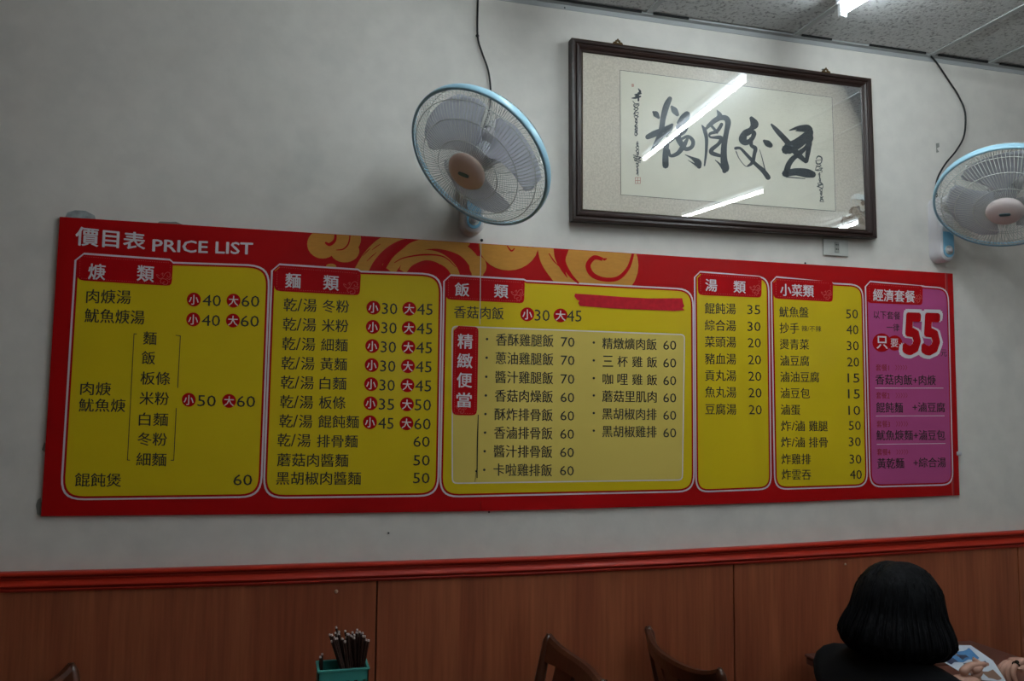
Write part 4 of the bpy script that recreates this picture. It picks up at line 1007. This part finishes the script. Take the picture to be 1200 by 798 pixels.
def hand_chains(wrist, fwd, palm_n, thumb_side, curl=.5, s=1.0, spread=.012, up=1.0):
    """wrist, direction of the fingers, normal out of the palm, direction of the thumb"""
    w = Vector(wrist); f = Vector(fwd).normalized(); pn = Vector(palm_n); pn = (pn - f*pn.dot(f)).normalized(); ts = Vector(thumb_side); ts = (ts - f*ts.dot(f) - pn*ts.dot(pn)).normalized()
    out = []; nails = []
    tup = lambda p, r: (p.x, p.y, p.z, r)
    out.append([tup(w, (.024*s, .017*s)), tup(w+f*.035*s, (.034*s, .015*s)), tup(w+f*.075*s, (.038*s, .013*s))])
    for k, (off, L) in enumerate(((.028, .070), (.010, .079), (-.009, .074), (-.027, .058))):
        b = w + f*.068*s + ts*off*s; d = (f + ts*off*spread*40).normalized(); p = b; ch = [tup(b-f*.015*s, .0095*s)]
        a = 0
        for j, fr in enumerate((.45, .30, .25)):
            a += curl*(.75, .95, .6)[j]; dd = d*math.cos(a) + pn*math.sin(a)
            if j == 0: ch.append(tup(b, .0095*s))
            p = p + dd*L*fr*s; ch.append(tup(p, (.0088, .0080, .0066)[j]*s))
        out.append(ch); nails.append((p, dd, (-pn*math.cos(a)+d*math.sin(a))))
    b = w + f*.018*s + ts*.020*s; d1 = (ts*.75*up + f*.75 + pn*.25).normalized(); d2 = (f*.95 + ts*.25*(up*2-1) + pn*.22*up).normalized()
    p1 = b + d1*.040*s; p2 = p1 + d2*.034*s; p3 = p2 + (d2+pn*.1*curl).normalized()*.026*s
    out.append([tup(b, .013*s), tup(p1, .0115*s), tup(p2, .0098*s), tup(p3, .0078*s)]); nails.append((p3, d2, (ts*.5-pn).normalized()))
    return out, nails
def person(name_label, loc, heading, handL, handR, elbowL, elbowR, lean, hair_fn, cloth, tshirt=False, look=(1, 0, -.35), fL=(1, 0, 0), fR=(1, 0, 0), nL=(0, -.3, -1), nR=(0, .3, -1), tL=(0, -1, 0), tR=(0, 1, 0), Hh=1.105, curl=.5, up=1.0):
    """loc: pelvis on the floor plan; heading: unit x,y the hips face. Hands, elbows in world coordinates."""
    root = empty('person', (loc[0], loc[1], 0), name_label, 'person')
    h = Vector((heading[0], heading[1], 0)).normalized(); sd = Vector((-h.y, h.x, 0))     # sd: the person's left
    L = Vector((loc[0], loc[1], 0)); V = lambda f, s, z: L + h*f + sd*s + Vector((0, 0, z))
    pel = V(0, 0, .53); wai = V(.01+lean*.25, 0, .68); che = V(.02+lean*.6, 0, .84); neb = V(.02+lean, 0, .955); head = V(.05+lean*1.25, 0, Hh)
    t3 = lambda p, r: (p.x, p.y, p.z, r)
    core = [t3(pel, (.150, .115)), t3(wai, (.125, .095)), t3(che, (.135, .100)), t3(neb, (.075, .065)), t3(neb.lerp(head, .45), (.048, .048))]
    shL = neb + sd*.165 + Vector((0, 0, -.035)); shR = neb - sd*.165 + Vector((0, 0, -.035))
    def leg(s):
        hip = V(.02, s*.09, .50); knee = V(.40, s*.11, .49); ank = V(.38, s*.11, .09); toe = V(.50, s*.12, .035)
        return [t3(pel, (.150, .115)), t3(hip, .085), t3(hip.lerp(knee, .55), .074), t3(knee, .056), t3(knee.lerp(ank, .4), .050), t3(ank, .034), t3(toe, .030)]
    def arm(sh, el, wr): return [t3(che.lerp(neb, .75), (.105, .085)), t3(sh, .050), t3(sh.lerp(el, .5), .043), t3(el, .036), t3(el.lerp(wr, .45), .033), t3(wr, .023)]
    hL, eL, hR, eR = Vector(handL), Vector(elbowL), Vector(handR), Vector(elbowR)
    bodyc = [core[:3]+[t3(che.lerp(neb, .75), (.105, .085))]+core[3:], leg(1), leg(-1), arm(shL, eL, hL), arm(shR, eR, hR)]
    mb = MB(); vs, fs = skin_chain(bodyc, sub=2); mb.add(vs, fs, 0, True)
    nm = MB()
    for wr, f_, n_, t_ in ((hL, fL, nL, tL), (hR, fR, nR, tR)):
        chs, nails = hand_chains(wr, f_, n_, t_, curl, up=up)
        if wr is hR: RING_AT.append((Vector(chs[1][1][:3]), Vector(chs[1][2][:3])))
        for c in chs: v2, f2 = skin_chain([c], sub=2); mb.add(v2, f2, 0, True)
        for p, d, nu_ in nails:
            d = d.normalized(); nu_ = nu_.normalized(); si = d.cross(nu_).normalized(); c = p + nu_*.0052
            nm.add([c+si*.0045-d*.004, c+si*.0042+d*.005, c+d*.0075, c-si*.0042+d*.005, c-si*.0045-d*.004], [(0, 1, 2, 3, 4)])
    # head with nose, brow, chin, ears
    lk = Vector(look).normalized(); hs = sd - lk*sd.dot(lk); hs.normalize(); hu = lk.cross(hs)
    if hu.z < 0: hu = -hu
    Hm = Matrix((lk, hs, hu)).transposed().to_4x4(); Hm.translation = head
    def hf(v):
        x, y, z = v
        if z < -.02: k = min(1, (-z-.02)/.09); y *= 1-.34*k; x = x*(1-.10*k)+.012*k
        if x > .05 and abs(y) < .02: # nose and lips
            b = max(0, 1-abs(y)/.018); x += b*max(0, 1-abs(z+.012)/.026)*.022 + b*max(0, 1-abs(z+.050)/.012)*.006
        if x > .04 and .012 < abs(y) < .05 and abs(z-.006) < .014: x -= .006
        return Hm @ Vector((x, y, z))
    v2, f2 = ellipsoid((0, 0, 0), (.092, .076, .115), 36, 28, hf); mb.add(v2, f2, 0, True)
    for s in (-1, 1):
        v2, f2 = ellipsoid((-.004, s*.077, -.006), (.017, .008, .030), 12, 10, lambda v: Hm @ v); mb.add(v2, f2, 0, True)
    body = mb.build('body', SKIN, root); nm.build('fingernail', NAIL, body)
    for s in (-1, 1):
        mb = MB(); v2, f2 = ellipsoid((.068, s*.030, .006), (.009, .012, .0065), 12, 8, lambda v: Hm @ v); mb.add(v2, f2, 0, True)
        v2, f2 = ellipsoid((.0735, s*.030, .006), (.0045, .0055, .0055), 10, 6, lambda v: Hm @ v); mb.add(v2, f2, 1, True); mb.build('eye', [EYEW, EYEB], root)
    mb = MB(); v2, f2 = ellipsoid((.086, 0, -.052), (.008, .022, .007), 14, 8, lambda v: Hm @ v); mb.add(v2, f2, 0, True); mb.build('lips', LIPS, root)
    # clothes
    g = lambda q, k: (*q[:3], (q[3][0]+k, q[3][1]+k) if isinstance(q[3], tuple) else q[3]+k)
    def sleeve(sh, el, wr):
        a = arm(sh, el, wr); a[-1] = t3(el.lerp(wr, .95 if not tshirt else .12), .030); a = a[:-2]+[a[-2]]+[a[-1]] if not tshirt else a[:3]
        return [g(q, .022) for q in a[:-1]] + [g(a[-1], .010)]
    sh_c = [[t3(V(0, 0, .475), (.172, .138)), g(core[0], .03), g(core[1], .03), g(core[2], .032), g(t3(che.lerp(neb, .75), (.105, .085)), .036), t3(neb.lerp(head, .30), (.082, .078))], sleeve(shL, eL, hL), sleeve(shR, eR, hR)]
    sh_c[1][0] = sh_c[0][4]; sh_c[2][0] = sh_c[0][4]
    mb = MB(); vs, fs = skin_chain(sh_c, sub=2); mb.add(vs, fs, 0, True); mb.build('top', cloth, root)
    tr = [[g(q, .012) for q in leg(1)[:6]], [g(q, .012) for q in leg(-1)[:6]]]
    mb = MB(); vs, fs = skin_chain(tr, sub=2); mb.add(vs, fs, 0, True); mb.build('trousers', JEANS, root)
    for s in (-1, 1):
        mb = MB(); v2, f2 = ellipsoid(V(.44, s*.115, .040), (.055, .055, .042), 16, 10); 
        v2 = [Vector(p)+h*((Vector(p)-V(.44, s*.115, .04)).dot(h)*1.3) for p in v2]; v2 = [Vector((p.x, p.y, max(p.z, .002))) for p in v2]
        mb.add(v2, f2, 0, True); mb.build('shoe', BLACKCLOTH, root)
    hair_fn(root, Hm, head)
    return root
def bob_hair(root, Hm, head):
    """shoulder-length bob with a parting, flaring out to the tips"""
    mb = MB(); NU, NV = 96, 26; vs = []; rn = random.Random(4)
    ph_ = [rn.uniform(0, 6.28) for _ in range(8)]
    for j in range(NV+1):
        t = j/NV
        for i in range(NU):
            th = 2*PI*i/NU          # 0 = face direction
            front = max(0, math.cos(th))
            if t < .42:
                ph = t/.42*PI/2; rr = math.sin(ph)**.86; zz = math.cos(ph)*.120
            else:
                q = (t-.42)/.58; rr = 1+.27*math.sin(min(1, q*1.15)*PI/2)-.22*max(0, q-.72)**1.5*6; zz = -q*lerp(.086, .100, (1-math.cos(th))/2)
            strand = 1+.012*math.sin(th*23+ph_[0]+t*2)+.010*math.sin(th*41+ph_[1])+.006*math.sin(th*67+ph_[2])
            strand = lerp(1, strand, min(1, t*2.2))
            rx, ry = .112*rr*strand, .104*rr*strand
            x = rx*math.cos(th)-.012; y = ry*math.sin(th); z = zz
            if front > .72 and t > .36: x *= .70          # open at the face
            part = math.exp(-((y-.014)/.010)**2)*(1 if z > .08 else 0); z -= .010*part
            if t > .9: z += .006*math.sin(th*31)+.004*math.sin(th*53+1)
            vs.append(Hm @ Vector((x, y, z+.012)))
    fs = [(j*NU+i, (j+1)*NU+i, (j+1)*NU+(i+1) % NU, j*NU+(i+1) % NU) for j in range(NV) for i in range(NU)]
    b0 = len(vs); vs.append(Hm @ Vector((-.01, 0, -.13))); fs += [(NV*NU+i, b0, NV*NU+(i+1) % NU) for i in range(NU)]
    mb.add(vs, fs, 0, True)
    for k in range(170):
        th = rn.uniform(.75, 2*PI-.75); pts = []
        e = rn.uniform(.1, .45)
        for m_ in range(7):
            t = lerp(e, 1.0, m_/6)
            if t < .42: ph = t/.42*PI/2; rr = math.sin(ph)**.86; zz = math.cos(ph)*.120
            else: q = (t-.42)/.58; rr = 1+.27*math.sin(min(1, q*1.15)*PI/2)-.22*max(0, q-.72)**1.5*6; zz = -q*.092
            pts.append(Hm @ Vector((.114*rr*math.cos(th+.03*m_/6)-.012, .106*rr*math.sin(th+.03*m_/6), zz+.012)))
        mb.tube(pts, [.0006, .0016, .0020, .0021, .0020, .0016, .0005], 4, cap=False)
    mb.build('hair', HAIR, root)
def short_hair(root, Hm, head):
    mb = MB(); NU, NV = 48, 14; vs = []
    for j in range(NV+1):
        for i in range(NU):
            th = 2*PI*i/NU; fr = max(0, math.cos(th)); lim = lerp(2.0, 1.15, fr**.7); ph = j/NV*lim
            s = 1+.02*math.sin(th*19)+.015*math.sin(th*37+j)
            vs.append(Hm @ Vector((.103*math.sin(ph)*math.cos(th)*s-.006, .088*math.sin(ph)*math.sin(th)*s, .126*math.cos(ph)+.004)))
    mb.add(vs, [(j*NU+i, (j+1)*NU+i, (j+1)*NU+(i+1) % NU, j*NU+(i+1) % NU) for j in range(NV) for i in range(NU)], 0, True); mb.build('hair', HAIR, root)

RING_AT = []
LFC = Vector((1.905, 2.010, .900))
person('seated person with black bob hair and black top, back to the viewer, reading a leaflet', (1.412, 1.795), (.985, .17),
       handL=(1.80, 2.105, .895), handR=(1.757, 1.900, .884), elbowL=(1.62, 2.08, .800), elbowR=(1.60, 1.72, .790), lean=.05,
       hair_fn=bob_hair, cloth=BLACKCLOTH, look=(.95, .25, -.12), fL=(.9, -.4, .1), fR=(.97, -.02, -.02), nL=(0, -1, .25), nR=(0, 1, .25), tL=(0, .25, 1), tR=(0, -.25, 1), Hh=1.09, curl=.7, up=.42)
person('companion opposite, only a hand with a dark ring reaching in from the right edge', (2.82, 1.90), (-1, .05),
       handL=(2.36, 1.60, .80), handR=(2.122, 1.990, .876), elbowL=(2.62, 1.66, .80), elbowR=(2.42, 2.02, .80), lean=.05,
       hair_fn=short_hair, cloth=GREYCLOTH, look=(-.9, .05, -.3), fL=(-1, .2, -.05), fR=(-.95, .12, .12), nL=(0, .2, -1), nR=(-.1, -.3, -1), tL=(0, 1, .3), tR=(0, -1, .15), Hh=1.15, curl=.85, tshirt=True)
# ring on the reaching hand
mb = MB(); pa, pb = RING_AT[1]; c = pa.lerp(pb, .55); Mr = Matrix.Translation(c) @ (pb-pa).to_track_quat('Z', 'Y').to_matrix().to_4x4()
mb.lathe([(.0098, -.0022), (.0118, -.0022), (.0122, 0), (.0118, .0022), (.0098, .0022), (.0098, -.0022)], Mr, 20); mb.lathe([(0, .005), (.004, .004), (.006, 0), (.006, -.002)], Matrix.Translation(c+Vector((0, -.002, .010))), 12)
tag(mb.build('ring', mat('dark_ring', (.05, .04, .03), .2, metal=.9), origin=c), 'dark metal ring on the finger of the hand at the right edge', 'ring')

# folded leaflet held over the table: flat, printed in blue and white
lf = empty('leaflet', tuple(LFC), 'blue and white printed leaflet held in the hands at the lower right', 'leaflet')
La, Lb, Lc, Ld = [Vector(p) for p in ((1.790, 2.004, .917), (1.968, 2.060, .921), (1.990, 2.000, .898), (1.955, 1.925, .860))]
Le = Vector((1.845, 1.925, .880)); Lt = Vector((1.850, 2.050, .932))
LW = mat('leaflet_paper', (.55, .60, .68), .35); LB = mat('leaflet_blue', (.06, .20, .42), .35); LD = mat('leaflet_navy', (.03, .04, .09), .35); LO = mat('leaflet_brown', (.22, .12, .08), .4)
nrm = (Lb-La).cross(Ld-La).normalized(); nrm = nrm if nrm.z > 0 else -nrm
flat_ = lambda p: p - nrm*((p-La).dot(nrm))
Lt, Lc, Le = flat_(Lt), flat_(Lc), flat_(Le)
mb = MB(); mb.prism([La, Lt, Lb, Lc, Ld, Le], nrm*-.0012); sh = mb.build('sheet', LW, lf)
def lp(u, v, k=1):
    a = La.lerp(Lb, u); b = Le.lerp(Ld, u); return a.lerp(b, v) + nrm*.0006*k
def lband(us, v0, v1, mi, k=1, wob=.03):
    top = [lp(u, v0+wob*math.sin(u*11), k) for u in us]; bot = [lp(u, v1+wob*math.sin(u*17+1), k) for u in reversed(us)]
    mb.poly(top+bot, mi)
mb = MB(); us = [k/10 for k in range(1, 10)]
lband(us, .06, .36, 0); lband([.45, .5, .55, .6, .66], .18, .30, 1, 2); lband([.05, .1, .16, .22, .3], .2, .36, 1, 2)
lband([.62, .7, .8, .9, .97], .46, .58, 1, 1, .02); lband([.35, .45, .55], .44, .50, 1, 1); lband([.55, .65, .75, .85, .95], .70, .95, 2, 1)
text_f = MB()
mb.build('picture_print', [LB, LD, LO], lf)
